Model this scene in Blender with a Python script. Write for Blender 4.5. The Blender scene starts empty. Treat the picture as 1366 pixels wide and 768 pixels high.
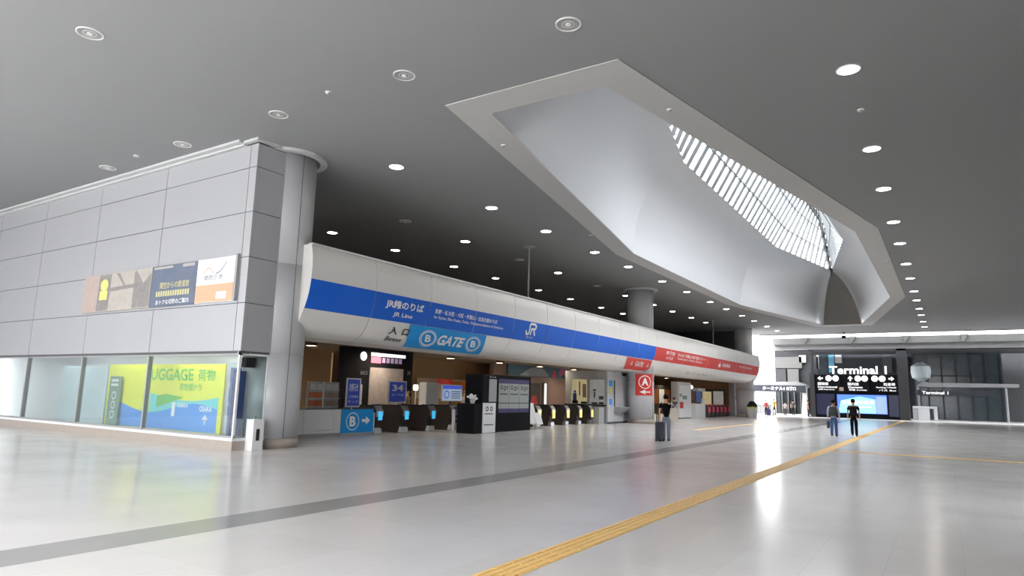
import bpy, bmesh, math, random
from mathutils import Vector, Matrix
random.seed(7)
PI = math.pi
S = bpy.context.scene
COL = S.collection

# ------------------------------------------------------------------ camera
FPX = 889.25                                   # focal length in pixels of the 1366 px wide frame
yaw, pitch, roll = -0.57606315, 0.15611831, 0.02564985
F = Vector((math.sin(yaw)*math.cos(pitch), math.cos(yaw)*math.cos(pitch), math.sin(pitch)))
R0 = Vector((math.cos(yaw), -math.sin(yaw), 0)); U0 = R0.cross(F)
R = math.cos(roll)*R0 + math.sin(roll)*U0; U = -math.sin(roll)*R0 + math.cos(roll)*U0
cd = bpy.data.cameras.new('camera'); cam = bpy.data.objects.new('camera', cd); COL.objects.link(cam)
cd.sensor_width = 36; cd.lens = FPX/1366*36; cd.clip_end = 600; cd.clip_start = 0.1
m3 = Matrix((R, U, -F)).transposed()
cam.matrix_world = Matrix.Translation((0, 0, 1.65)) @ m3.to_4x4()
S.camera = cam

# ------------------------------------------------------------------ light
W_STRENGTH = 13.0
EXPOSURE = 0.0
w = bpy.data.worlds.new('overcast_sky'); S.world = w; w.use_nodes = True
nt = w.node_tree; nt.nodes.clear()
tc = nt.nodes.new('ShaderNodeTexCoord'); sx = nt.nodes.new('ShaderNodeSeparateXYZ')
cr = nt.nodes.new('ShaderNodeValToRGB'); bg = nt.nodes.new('ShaderNodeBackground'); out = nt.nodes.new('ShaderNodeOutputWorld')
nt.links.new(tc.outputs['Generated'], sx.inputs[0]); nt.links.new(sx.outputs['Z'], cr.inputs[0])
cr.color_ramp.elements[0].position = 0.0; cr.color_ramp.elements[0].color = (0.985, 0.985, 1.0, 1)
cr.color_ramp.elements[1].position = 1.0; cr.color_ramp.elements[1].color = (0.955, 0.97, 1.0, 1)
# overcast sky: brighter overhead than at the horizon
ml = nt.nodes.new('ShaderNodeMapRange'); ml.inputs['From Min'].default_value = 0.0; ml.inputs['From Max'].default_value = 1.0
ml.inputs['To Min'].default_value = 0.47*W_STRENGTH; ml.inputs['To Max'].default_value = 1.9*W_STRENGTH
nt.links.new(sx.outputs['Z'], ml.inputs['Value']); nt.links.new(ml.outputs[0], bg.inputs[1])
nt.links.new(cr.outputs[0], bg.inputs[0])
nt.links.new(bg.outputs[0], out.inputs[0])

def portal(name, loc, rot, sx_, sy_):
    l = bpy.data.lights.new(name, 'AREA'); l.shape = 'RECTANGLE'; l.size = sx_; l.size_y = sy_
    l.cycles.is_portal = True
    o = bpy.data.objects.new(name, l); COL.objects.link(o); o.location = loc; o.rotation_euler = rot
portal('daylight_front', (-22, -5.9, 4.2), (math.radians(90), 0, 0), 44, 8.2)      # faces +y? see below
portal('daylight_far', (-1, 74.2, 4.2), (math.radians(-90), 0, 0), 31, 8.2)
portal('daylight_roof', (-7.4, 39.2, 17.2), (0, 0, 0), 6, 44)

S.view_settings.view_transform = 'Standard'; S.view_settings.look = 'None'
S.view_settings.exposure = EXPOSURE; S.view_settings.gamma = 1.0; S.view_settings.use_curve_mapping = False
S.cycles.max_bounces = 8; S.cycles.diffuse_bounces = 5; S.cycles.glossy_bounces = 4
S.cycles.transparent_max_bounces = 12; S.cycles.caustics_reflective = False; S.cycles.caustics_refractive = False
S.cycles.sample_clamp_indirect = 6.0
S.cycles.use_denoising = True

# ------------------------------------------------------------------ materials
def mat(name, col, rough=0.5, metal=0.0, var=0.05, scale=3.0, emit=0.0, emit_col=None, bump=0.0, spec=0.5):
    m = bpy.data.materials.new(name); m.use_nodes = True
    n = m.node_tree.nodes; L = m.node_tree.links; b = n['Principled BSDF']
    t = n.new('ShaderNodeTexCoord'); ns = n.new('ShaderNodeTexNoise'); ns.inputs['Scale'].default_value = scale
    ns.inputs['Detail'].default_value = 4
    mx = n.new('ShaderNodeMix'); mx.data_type = 'RGBA'
    mx.inputs[6].default_value = (*[c*(1-var) for c in col], 1); mx.inputs[7].default_value = (*[min(1, c*(1+var)) for c in col], 1)
    L.new(t.outputs['Object'], ns.inputs['Vector']); L.new(ns.outputs['Fac'], mx.inputs[0]); L.new(mx.outputs[2], b.inputs['Base Color'])
    b.inputs['Roughness'].default_value = rough; b.inputs['Metallic'].default_value = metal
    b.inputs['Specular IOR Level'].default_value = spec
    if emit:
        b.inputs['Emission Color'].default_value = (*(emit_col or col), 1); b.inputs['Emission Strength'].default_value = emit
    if bump:
        bp = n.new('ShaderNodeBump'); bp.inputs['Strength'].default_value = bump; bp.inputs['Distance'].default_value = 0.01
        n2 = n.new('ShaderNodeTexNoise'); n2.inputs['Scale'].default_value = scale*20
        L.new(t.outputs['Object'], n2.inputs['Vector']); L.new(n2.outputs['Fac'], bp.inputs['Height']); L.new(bp.outputs[0], b.inputs['Normal'])
    return m

def rgb(r, g, b):                                # 8 bit display colour to linear
    f = lambda c: (c/255/12.92) if c/255 <= 0.04045 else ((c/255+0.055)/1.055)**2.4
    return (f(r), f(g), f(b))

def glass_mat(name, tint=(0.955, 0.96, 0.965), gloss=1.0):
    m = bpy.data.materials.new(name); m.use_nodes = True; n = m.node_tree.nodes; L = m.node_tree.links; n.clear()
    o = n.new('ShaderNodeOutputMaterial'); tr = n.new('ShaderNodeBsdfTransparent'); gl = n.new('ShaderNodeBsdfGlossy')
    fr = n.new('ShaderNodeLayerWeight'); pw = n.new('ShaderNodeMath'); pw.operation = 'POWER'; pw.inputs[1].default_value = 5
    mu = n.new('ShaderNodeMath'); mu.operation = 'MULTIPLY_ADD'; mu.inputs[1].default_value = 0.9*gloss; mu.inputs[2].default_value = 0.035*gloss; mu.use_clamp = True
    mx = n.new('ShaderNodeMixShader')
    tr.inputs[0].default_value = (*tint, 1); gl.inputs['Roughness'].default_value = 0.01
    L.new(fr.outputs['Facing'], pw.inputs[0]); L.new(pw.outputs[0], mu.inputs[0]); L.new(mu.outputs[0], mx.inputs[0]); L.new(tr.outputs[0], mx.inputs[1]); L.new(gl.outputs[0], mx.inputs[2])
    L.new(mx.outputs[0], o.inputs[0]); return m

def floor_mat():
    m = bpy.data.materials.new('polished_tile'); m.use_nodes = True
    n = m.node_tree.nodes; L = m.node_tree.links; b = n['Principled BSDF']
    t = n.new('ShaderNodeTexCoord'); mp = n.new('ShaderNodeMapping'); mp.inputs['Location'].default_value = (0.41, 0.2, 0)
    br = n.new('ShaderNodeTexBrick'); br.offset = 0.0; br.squash = 1.0
    br.inputs['Scale'].default_value = 1.0; br.inputs['Brick Width'].default_value = 0.675; br.inputs['Row Height'].default_value = 1.35
    br.inputs['Mortar Size'].default_value = 0.0035; br.inputs['Mortar Smooth'].default_value = 0.2; br.inputs['Bias'].default_value = 0.0
    br.inputs['Color1'].default_value = (0.73, 0.705, 0.675, 1); br.inputs['Color2'].default_value = (0.76, 0.735, 0.705, 1)
    br.inputs['Mortar'].default_value = (0.64, 0.62, 0.59, 1)
    L.new(t.outputs['Object'], mp.inputs[0]); L.new(mp.outputs[0], br.inputs['Vector'])
    ns = n.new('ShaderNodeTexNoise'); ns.inputs['Scale'].default_value = 0.9; ns.inputs['Detail'].default_value = 6
    L.new(t.outputs['Object'], ns.inputs['Vector'])
    mx = n.new('ShaderNodeMix'); mx.data_type = 'RGBA'; mx.blend_type = 'MULTIPLY'; mx.inputs[0].default_value = 0.22
    rr = n.new('ShaderNodeValToRGB'); rr.color_ramp.elements[0].position = 0.3; rr.color_ramp.elements[1].position = 0.7
    rr.color_ramp.elements[0].color = (0.8, 0.79, 0.77, 1); rr.color_ramp.elements[1].color = (1, 1, 1, 1)
    L.new(ns.outputs['Fac'], rr.inputs[0]); L.new(br.outputs['Color'], mx.inputs[6]); L.new(rr.outputs[0], mx.inputs[7]); L.new(mx.outputs[2], b.inputs['Base Color'])
    mr = n.new('ShaderNodeMapRange'); mr.inputs['To Min'].default_value = 0.13; mr.inputs['To Max'].default_value = 0.24
    L.new(ns.outputs['Fac'], mr.inputs['Value']); L.new(mr.outputs[0], b.inputs['Roughness'])
    bp = n.new('ShaderNodeBump'); bp.inputs['Strength'].default_value = 0.1; bp.inputs['Distance'].default_value = 0.01
    n2 = n.new('ShaderNodeTexNoise'); n2.inputs['Scale'].default_value = 1.6; n2.inputs['Detail'].default_value = 2
    L.new(t.outputs['Object'], n2.inputs['Vector']); L.new(n2.outputs['Fac'], bp.inputs['Height']); L.new(bp.outputs[0], b.inputs['Normal'])
    b.inputs['Specular IOR Level'].default_value = 0.55
    return m

M = dict(
    floor=floor_mat(),
    strip=mat('dark_tile', (0.36, 0.35, 0.34), 0.2, var=0.08, scale=2),
    ceiling=mat('ceiling_paint', (0.245, 0.247, 0.253), 0.75, var=0.02, scale=0.6, spec=0.2),
    frame_band=mat('skylight_border_paint', (0.46, 0.455, 0.445), 0.7, var=0.02),
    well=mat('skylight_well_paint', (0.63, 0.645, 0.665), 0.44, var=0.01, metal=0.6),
    panel=mat('grey_wall_panel', (0.39, 0.395, 0.41), 0.36, var=0.02, scale=0.5, metal=0.15),
    end_shade=mat('matte_end_shade', (0.24, 0.235, 0.225), 0.85, var=0.02, spec=0.1),  # darker matte tone carries the shade of the well's end faces
    column=mat('column_paint', (0.50, 0.505, 0.52), 0.4, var=0.02, metal=0.1),
    joint=mat('dark_joint', (0.09, 0.09, 0.09), 0.8),
    cornice=mat('cornice_paint', (0.52, 0.525, 0.53), 0.5),
    plinth=mat('brown_stone_plinth', (0.36, 0.31, 0.27), 0.35, var=0.1, scale=6),
    alu=mat('satin_aluminium', (0.84, 0.82, 0.79), 0.42, metal=0.3, var=0.02, scale=0.8),
    alu_edge=mat('bright_aluminium_edge', (0.8, 0.8, 0.8), 0.3, metal=0.7),
    blue=mat('blue_sign_film', rgb(16, 96, 205), 0.5, var=0.03, spec=0.25),
    red=mat('red_sign_film', rgb(205, 62, 56), 0.5, var=0.03, spec=0.25),
    cyan=mat('light_blue_sign_film', rgb(18, 146, 220), 0.5, var=0.03, spec=0.25),
    white=mat('white_lettering', (0.88, 0.88, 0.88), 0.5, var=0.01),
    black_ink=mat('black_lettering', (0.03, 0.03, 0.03), 0.5),
    white_paint=mat('white_painted_metal', (0.75, 0.75, 0.76), 0.45, var=0.03),
    black=mat('black_metal', (0.010, 0.010, 0.012), 0.7, var=0.1, spec=0.08),
    dark=mat('dark_brown_metal', (0.032, 0.026, 0.023), 0.5, var=0.15, spec=0.25),
    dgrey=mat('dark_grey_metal', (0.06, 0.06, 0.065), 0.5, var=0.08, spec=0.3),
    mgrey=mat('mid_grey_panel', (0.32, 0.325, 0.33), 0.5, var=0.04),
    lgrey=mat('light_grey_panel', (0.52, 0.53, 0.54), 0.5, var=0.04),
    steel=mat('brushed_steel', (0.55, 0.55, 0.56), 0.3, metal=0.9, var=0.05),
    brown=mat('brown_wall', rgb(122, 97, 70), 0.7, var=0.08, scale=1.0),
    dbrown=mat('dark_brown_ceiling', (0.11, 0.085, 0.065), 0.8, var=0.08),
    maroon=mat('maroon_side_panel', rgb(110, 62, 52), 0.5),
    yellow=mat('yellow_tactile_rubber', rgb(240, 198, 124), 0.55, var=0.07, scale=5, bump=0.2),
    glass=glass_mat('clear_glass'), rglass=glass_mat('lantern_glass', (0.80, 0.82, 0.83), 0.15),
    shop_glass=glass_mat('shop_glass', (0.90, 0.95, 0.945), 3.0),
    bars=mat('louvre_bar', (0.15, 0.16, 0.165), 0.5, metal=0.3),
    truss=mat('truss_paint', (0.035, 0.038, 0.038), 0.6),
    lamp_on=mat('lit_lamp', (1, 0.96, 0.88), 0.5, emit=30.0, emit_col=(1, 0.93, 0.82)),
    lamp_off=mat('unlit_reflector', (0.36, 0.36, 0.36), 0.4, metal=0.4),
    ring=mat('lamp_trim_ring', (0.8, 0.8, 0.79), 0.4),
    sky_white=mat('white_lit_panel', (0.9, 0.9, 0.9), 0.5, emit=1.2),
    pave=mat('outdoor_paving', (0.72, 0.70, 0.68), 0.7, var=0.06, scale=2),
    concrete=mat('pale_concrete', (0.17, 0.168, 0.16), 0.8, var=0.12, scale=2),
    skin=mat('skin', rgb(205, 160, 130), 0.6), hair=mat('black_hair', (0.008, 0.007, 0.007), 0.8, spec=0.08),
    tshirt=mat('black_cotton', (0.008, 0.008, 0.010), 0.9, spec=0.05), hoodie=mat('grey_cotton', rgb(150, 155, 170), 0.85, var=0.1, scale=12),
    jeans=mat('blue_denim', rgb(56, 92, 140), 0.85, var=0.12, scale=20), blackpants=mat('black_trousers', (0.010, 0.011, 0.016), 0.9, spec=0.05),
    greypants=mat('grey_trousers', rgb(122, 128, 145), 0.85, var=0.08, scale=15), shoe=mat('dark_shoe', (0.03, 0.03, 0.035), 0.6),
    bag=mat('black_nylon', (0.03, 0.034, 0.034), 0.7), tote=mat('cream_canvas', rgb(205, 196, 182), 0.85, var=0.05, scale=12),
    case=mat('navy_suitcase', (0.018, 0.022, 0.036), 0.5, spec=0.25), redcloth=mat('red_cloth', rgb(150, 40, 45), 0.8), yelcloth=mat('yellow_cloth', rgb(190, 165, 40), 0.8),
    beige=mat('beige_cloth', rgb(180, 158, 138), 0.85), purple=mat('dark_purple_cloth', rgb(52, 45, 92), 0.85),
    brownhair=mat('dark_brown_hair', (0.03, 0.02, 0.014), 0.6),
)

# ------------------------------------------------------------------ helpers
def wloc(o):
    v = Vector((0, 0, 0))
    while o is not None:
        v = v + o.location; o = o.parent
    return v

def link_mesh(name, me, m, parent=None, smooth=False):
    if m is not None:
        for k in (m if isinstance(m, (list, tuple)) else [m]):
            me.materials.append(M[k] if isinstance(k, str) else k)
    if smooth:
        for p in me.polygons: p.use_smooth = True
    o = bpy.data.objects.new(name, me); COL.objects.link(o)
    if parent is not None:
        me.transform(Matrix.Translation(-wloc(parent))); o.parent = parent
    else:
        if len(me.vertices):
            xs = [v.co.x for v in me.vertices]; ys = [v.co.y for v in me.vertices]; zs = [v.co.z for v in me.vertices]
            c = Vector(((min(xs)+max(xs))/2, (min(ys)+max(ys))/2, min(zs)))
            me.transform(Matrix.Translation(-c)); o.location = c
    return o

def obj(name, bm, m, parent=None, smooth=False):          # bm is in world coordinates
    me = bpy.data.meshes.new(name); bm.to_mesh(me); bm.free()
    return link_mesh(name, me, m, parent, smooth)

def tag(o, label, cat, group=None, kind=None):
    o['label'] = label; o['category'] = cat
    if group: o['group'] = group
    if kind: o['kind'] = kind
    return o

def thing(name, label, cat, loc=(0, 0, 0), group=None):
    o = bpy.data.objects.new(name, None); COL.objects.link(o); o.location = loc; o.empty_display_size = 0.2
    return tag(o, label, cat, group)

def struct(name, bm, m, parent=None, smooth=False):
    o = obj(name, bm, m, parent, smooth)
    if parent is None: o['kind'] = 'structure'
    return o

def dup(root, loc, label=None, group=None, rotz=None):
    r = root.copy(); COL.objects.link(r); r.location = loc
    if rotz is not None: r.rotation_euler = (0, 0, rotz)
    if label: r['label'] = label
    if group: r['group'] = group
    for ch in list(root.children):
        c = ch.copy(); COL.objects.link(c); c.parent = r
        for g in ch.children:
            d = g.copy(); COL.objects.link(d); d.parent = c
    return r

def box(bm, x0, x1, y0, y1, z0, z1, bev=0.0, mi=0):
    if x1 < x0: x0, x1 = x1, x0
    if y1 < y0: y0, y1 = y1, y0
    if z1 < z0: z0, z1 = z1, z0
    r = bmesh.ops.create_cube(bm, size=1.0)
    vs = r['verts']
    for v in vs:
        v.co = Vector(((x0+x1)/2+v.co.x*(x1-x0), (y0+y1)/2+v.co.y*(y1-y0), (z0+z1)/2+v.co.z*(z1-z0)))
    fs = list({f for v in vs for f in v.link_faces})
    for f in fs: f.material_index = mi
    if bev > 0:
        es = list({e for v in vs for e in v.link_edges})
        bmesh.ops.bevel(bm, geom=es, offset=bev, segments=2, affect='EDGES', profile=0.7)
    return bm

def B(x0, x1, y0, y1, z0, z1, bev=0.0):
    return box(bmesh.new(), x0, x1, y0, y1, z0, z1, bev)

def cyl(bm, c, r, z0, z1, seg=32, r2=None):
    """vertical cylinder or cone between z0 and z1"""
    r2 = r if r2 is None else r2
    a = [bm.verts.new((c[0]+r*math.cos(2*PI*i/seg), c[1]+r*math.sin(2*PI*i/seg), z0)) for i in range(seg)]
    b = [bm.verts.new((c[0]+r2*math.cos(2*PI*i/seg), c[1]+r2*math.sin(2*PI*i/seg), z1)) for i in range(seg)]
    for i in range(seg):
        j = (i+1) % seg; bm.faces.new((a[i], a[j], b[j], b[i]))
    bm.faces.new(a[::-1]); bm.faces.new(b)
    return bm

def tube(bm, p, q, r, seg=8, r2=None):
    p = Vector(p); q = Vector(q); d = (q-p)
    if d.length < 1e-6: return bm
    d.normalize(); r2 = r if r2 is None else r2
    u = d.orthogonal().normalized(); v = d.cross(u)
    a = [bm.verts.new(p+(u*math.cos(2*PI*i/seg)+v*math.sin(2*PI*i/seg))*r) for i in range(seg)]
    b = [bm.verts.new(q+(u*math.cos(2*PI*i/seg)+v*math.sin(2*PI*i/seg))*r2) for i in range(seg)]
    for i in range(seg):
        j = (i+1) % seg; bm.faces.new((a[i], a[j], b[j], b[i]))
    bm.faces.new(a[::-1]); bm.faces.new(b)
    return bm

def ring_flat(bm, c, r0, r1, z0, z1, seg=40):
    """annular slab"""
    rows = []
    for (r, z) in ((r0, z0), (r1, z0), (r1, z1), (r0, z1)):
        rows.append([bm.verts.new((c[0]+r*math.cos(2*PI*i/seg), c[1]+r*math.sin(2*PI*i/seg), z)) for i in range(seg)])
    for k in range(4):
        a, b = rows[k], rows[(k+1) % 4]
        for i in range(seg):
            j = (i+1) % seg; bm.faces.new((a[i], a[j], b[j], b[i]))
    return bm

def lathe(bm, c, prof, seg=24):
    rows = [[bm.verts.new((c[0]+r*math.cos(2*PI*i/seg), c[1]+r*math.sin(2*PI*i/seg), c[2]+z)) for i in range(seg)] for r, z in prof]
    for a, b in zip(rows, rows[1:]):
        for i in range(seg):
            j = (i+1) % seg; bm.faces.new((a[i], a[j], b[j], b[i]))
    bm.faces.new(rows[0][::-1]); bm.faces.new(rows[-1])
    return bm

def prism(bm, pts, axis, a0, a1):
    """closed outline extruded along an axis; pts are the two other coordinates in order"""
    def P(p, a):
        return {'x': (a, p[0], p[1]), 'y': (p[0], a, p[1]), 'z': (p[0], p[1], a)}[axis]
    A = [bm.verts.new(P(p, a0)) for p in pts]; C = [bm.verts.new(P(p, a1)) for p in pts]
    n = len(pts)
    for i in range(n):
        j = (i+1) % n; bm.faces.new((A[i], A[j], C[j], C[i]))
    bm.faces.new(A[::-1]); bm.faces.new(C)
    bmesh.ops.recalc_face_normals(bm, faces=bm.faces)
    return bm

_txt = {}
def text_mesh(body, h, align='CENTER', bold=0.0, shear=0.0, width=None):
    """flat glyph mesh in (u, v); h is the capital height; width squeezes or stretches to fit"""
    c = bpy.data.curves.new('glyphs', 'FONT'); c.body = body; c.size = 1.0; c.align_x = align; c.offset = bold; c.shear = shear
    c.resolution_u = 3
    o = bpy.data.objects.new('glyphs', c); COL.objects.link(o)
    dg = bpy.context.evaluated_depsgraph_get(); dg.update()
    me = bpy.data.meshes.new_from_object(o.evaluated_get(dg)); COL.objects.unlink(o); bpy.data.objects.remove(o)
    vs = [v.co for v in me.vertices]
    if not vs: return me
    y0 = min(v.y for v in vs); y1 = max(v.y for v in vs); x0 = min(v.x for v in vs); x1 = max(v.x for v in vs)
    s = h/max(1e-6, (y1-y0)); sx_ = s if width is None else width/(x1-x0)
    for v in me.vertices:
        v.co = Vector(((v.co.x-(x0+x1)/2)*sx_ if align == 'CENTER' else (v.co.x-x0)*sx_, (v.co.y-y0)*s - h/2, 0))
    return me

def placed(me, fn, name, m, parent):
    for v in me.vertices: v.co = Vector(fn(v.co.x, v.co.y))
    return link_mesh(name, me, m, parent)

def txt_x(body, h, x, y, z, m, parent, name='lettering', **k):      # faces +x, reads towards +y
    return placed(text_mesh(body, h, **k), lambda u, v: (x, y+u, z+v), name, m, parent)
def txt_y(body, h, x, y, z, m, parent, name='lettering', **k):      # faces -y, reads towards +x
    return placed(text_mesh(body, h, **k), lambda u, v: (x+u, y, z+v), name, m, parent)

def flat_uv(polys):
    """bmesh of flat polygons given in (u, v)"""
    bm = bmesh.new()
    for p in polys:
        bm.faces.new([bm.verts.new((u, v, 0)) for u, v in p])
    return bm
def uv_ring(cu, cv, r0, r1, seg=28, su=1.0):
    P = []
    for i in range(seg):
        a, b = 2*PI*i/seg, 2*PI*(i+1)/seg
        P.append([(cu+su*r0*math.cos(a), cv+r0*math.sin(a)), (cu+su*r1*math.cos(a), cv+r1*math.sin(a)),
                  (cu+su*r1*math.cos(b), cv+r1*math.sin(b)), (cu+su*r0*math.cos(b), cv+r0*math.sin(b))])
    return P
def uv_disc(cu, cv, r, seg=24, su=1.0):
    return [[(cu+su*r*math.cos(2*PI*i/seg), cv+r*math.sin(2*PI*i/seg)) for i in range(seg)]]
def uv_rect(u0, u1, v0, v1): return [[(u0, v0), (u1, v0), (u1, v1), (u0, v1)]]
def uv_stroke(pts, wd):
    P = []
    for (a, b) in zip(pts, pts[1:]):
        d = Vector((b[0]-a[0], b[1]-a[1])); 
        if d.length < 1e-6: continue
        n = Vector((-d.y, d.x)).normalized()*wd/2; e = d.normalized()*wd*0.25
        P.append([(a[0]-e.x+n.x, a[1]-e.y+n.y), (a[0]-e.x-n.x, a[1]-e.y-n.y), (b[0]+e.x-n.x, b[1]+e.y-n.y), (b[0]+e.x+n.x, b[1]+e.y+n.y)])
    return P
def arrow_uv(cu, cv, L_, h, d=1):
    """d=1 right, -1 left"""
    return [[(cu-d*L_/2, cv-h*0.17), (cu+d*L_*0.02, cv-h*0.17), (cu+d*L_*0.02, cv+h*0.17), (cu-d*L_/2, cv+h*0.17)],
            [(cu-d*L_*0.02, cv-h/2), (cu+d*L_/2, cv), (cu-d*L_*0.02, cv+h/2)]]
def decal(polys, fn, name, m, parent):
    bm = flat_uv(polys)
    for v in bm.verts: v.co = Vector(fn(v.co.x, v.co.y))
    return obj(name, bm, m, parent)
def on_x(x): return lambda u, v: (x, u, v)
def on_y(y): return lambda u, v: (u, y, v)

# ================================================================== THE SETTING
ZC = 8.40                                        # ceiling height
Y1 = 73.6                                        # where the hall ends and the open air begins
# floor of the hall
bm = B(-34, 16, -6, Y1, -0.3, 0.0); struct('floor', bm, 'floor')
# dark tile line and outside paving
obj_strip = struct('trim_1', B(-7.87, -7.19, -6, Y1, -0.01, 0.002), 'strip')
struct('trim_2', B(-15.2, 16, 66.8, 67.5, -0.01, 0.002), 'strip')
struct('ground', B(-120, 110, Y1, 230, -0.3, -0.01), 'pave')
struct('ground', B(-120, 110, -90, -6, -0.3, -0.01), 'pave')

# ceiling with the elongated eight-sided opening of the skylight
CX, CY = -7.4, 39.1
OUT = [(-9.63, 11.7), (-5.17, 11.7), (-1.85, 29.0), (-1.85, 49.2), (-5.17, 66.6), (-9.63, 66.6), (-13.0, 49.2), (-13.0, 29.2)]
INN = [(-8.92, 12.6), (-5.90, 12.6), (-2.68, 29.2), (-2.68, 49.0), (-5.90, 65.4), (-8.92, 65.4), (-12.12, 49.0), (-12.12, 29.2)]
def plate_hole(outer, hole, z0, z1):
    bm = bmesh.new()
    for z in (z0, z1):
        es = []
        for loop in (outer, hole):
            vs = [bm.verts.new((x, y, z)) for x, y in loop]
            es += [bm.edges.new((vs[i], vs[(i+1) % len(vs)])) for i in range(len(vs))]
        bmesh.ops.triangle_fill(bm, use_beauty=True, use_dissolve=False, edges=es)
    bm.verts.ensure_lookup_table()
    n0, n1 = len(outer), len(hole); n = n0+n1
    V = list(bm.verts)
    for base, cnt in ((0, n0), (n0, n1)):
        for i in range(cnt):
            j = (i+1) % cnt
            bm.faces.new((V[base+i], V[base+j], V[n+base+j], V[n+base+i]))
    bmesh.ops.recalc_face_normals(bm, faces=bm.faces)
    return bm
struct('ceiling', plate_hole([(-34, -6), (16, -6), (16, Y1), (-34, Y1)], OUT, ZC, ZC+0.5), 'ceiling')

# walls
struct('wall_right', B(16, 16.3, -6, Y1, 0, ZC), 'mgrey')
struct('wall_back', B(-27.3, -27.0, 16, 68.6, 0, ZC), 'brown')
struct('wall_left', B(-34.3, -34, -6, 11.2, 0, ZC), 'panel')
struct('wall_far', B(-27.0, -16.2, 68.4, 68.7, 0, 3.62), 'brown'); struct('wall_far_upper', B(-27.0, -16.2, 68.4, 68.7, 3.62, ZC), 'dgrey')
# glazed front behind the viewer: the wall's solid part, then mullions
struct('wall_front', B(2, 16, -6.3, -6, 0, ZC), 'mgrey')
bm = bmesh.new()
for i in range(10): box(bm, -34+4*i-0.08, -34+4*i+0.08, -6.2, -6.0, 0, ZC)
box(bm, -34, 2, -6.2, -6, ZC-0.35, ZC); box(bm, -34, 2, -6.2, -6, 3.0, 3.1); box(bm, -34, 2, -6.2, -6, 0, 0.15)
fr = struct('window_1', bm, 'dgrey')
obj('pane', B(-34, 2, -6.11, -6.09, 0.15, ZC-0.35), 'glass', fr)
# wall above and beside the concourse, between shop block and back wall
struct('wall_concourse_left', B(-27.3, -16.4, 15.7, 16.0, 0, ZC) if False else B(-34, -16.6, 12.6, 12.9, 0, ZC), 'dbrown')
# low ceiling over the ticket concourse
struct('concourse_ceiling', B(-27, -17.0, 13.0, 68.4, 3.62, 3.8), 'dbrown')

struct('concourse_bounce_slab', B(-26.9, -17.4, 13.0, 68.3, 3.82, 3.9), 'cornice')  # unseen pale slab, added to bounce lamp light up to the dark ceiling
# ------------------------------------------------------------------ skylight
sky = thing('skylight', 'large elongated eight-sided skylight well with pale border and striped glazing in ceiling', 'skylight', (CX, CY, ZC))
obj('border', plate_hole(OUT, INN, ZC-0.02, ZC+0.5), 'frame_band', sky)
# thin bright lip on the inner edge
bm = bmesh.new()
for i in (5, 6, 7):
    a = Vector((*INN[i], ZC-0.03)); b = Vector((*INN[(i+1) % 8], ZC-0.03)); tube(bm, a, b, 0.03, 6)
obj('lip', bm, 'well', sky)
ZT, ZR = 12.4, 16.0
TIPN, TIPF = (CX, 18.0), (CX, 60.3)
EAVE = [TIPN, TIPN, (-5.25, 29.1), (-5.25, 48.9), TIPF, TIPF, (-9.55, 48.9), (-9.55, 29.1)]
def well_bm(ends=False):
    bm = bmesh.new(); NS = 14
    segs = [3, 8, 8, 8, 3, 8, 8, 8]
    bot, top, corner = [], [], []
    for i in range(8):
        a, b = Vector(INN[i]), Vector(INN[(i+1) % 8]); c, d = Vector(EAVE[i]), Vector(EAVE[(i+1) % 8])
        for k in range(segs[i]):
            t = k/segs[i]; bot.append(a.lerp(b, t)); top.append(c.lerp(d, t)); corner.append(k == 0 and i in (2, 3, 6, 7))
    n = len(bot); rows = []
    lin = []                                       # 1 = plain slope (the two ends), 0 = vaulted (the long sides)
    for i in range(8):
        for k in range(segs[i]):
            t = k/segs[i]
            lin.append({0: 1, 4: 0.35}.get(i, max(0, 1-1.8*t) if i == 1 else (0.35*max(0, 1-1.8*t) if i == 5 else (0.35*max(0, 1-1.8*(1-t)) if i == 3 else (max(0, 1-1.2*(1-t)) if i == 7 else 0)))))
    for s in range(NS+1):
        f = s/NS*PI/2; wgt = 1-math.cos(f); h = math.sin(f); row = []
        for i in range(n):
            L_ = lin[i]; u = s/NS; wl = u; zl = u; w_ = wgt*(1-L_)+wl*L_; z_ = h*(1-L_)+zl*L_
            row.append(bm.verts.new((*(bot[i].lerp(top[i], w_)), ZC+(ZT-ZC)*z_)))
        rows.append(row)
    for s in range(NS):
        for i in range(n):
            j = (i+1) % n
            vs = [rows[s][i], rows[s+1][i], rows[s+1][j], rows[s][j]]
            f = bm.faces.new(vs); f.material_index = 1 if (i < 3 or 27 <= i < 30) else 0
    for s in range(NS//2):
        for i in range(n):
            if corner[i]:
                e = bm.edges.get((rows[s][i], rows[s+1][i]))
                if e: e.smooth = False
    bmesh.ops.delete(bm, geom=[v for v in bm.verts if not v.link_faces], context='VERTS')
    bmesh.ops.remove_doubles(bm, verts=bm.verts, dist=1e-4)
    bmesh.ops.recalc_face_normals(bm, faces=bm.faces)
    return bm
obj('well', well_bm(), ['well', 'end_shade'], sky, smooth=True)
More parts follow.
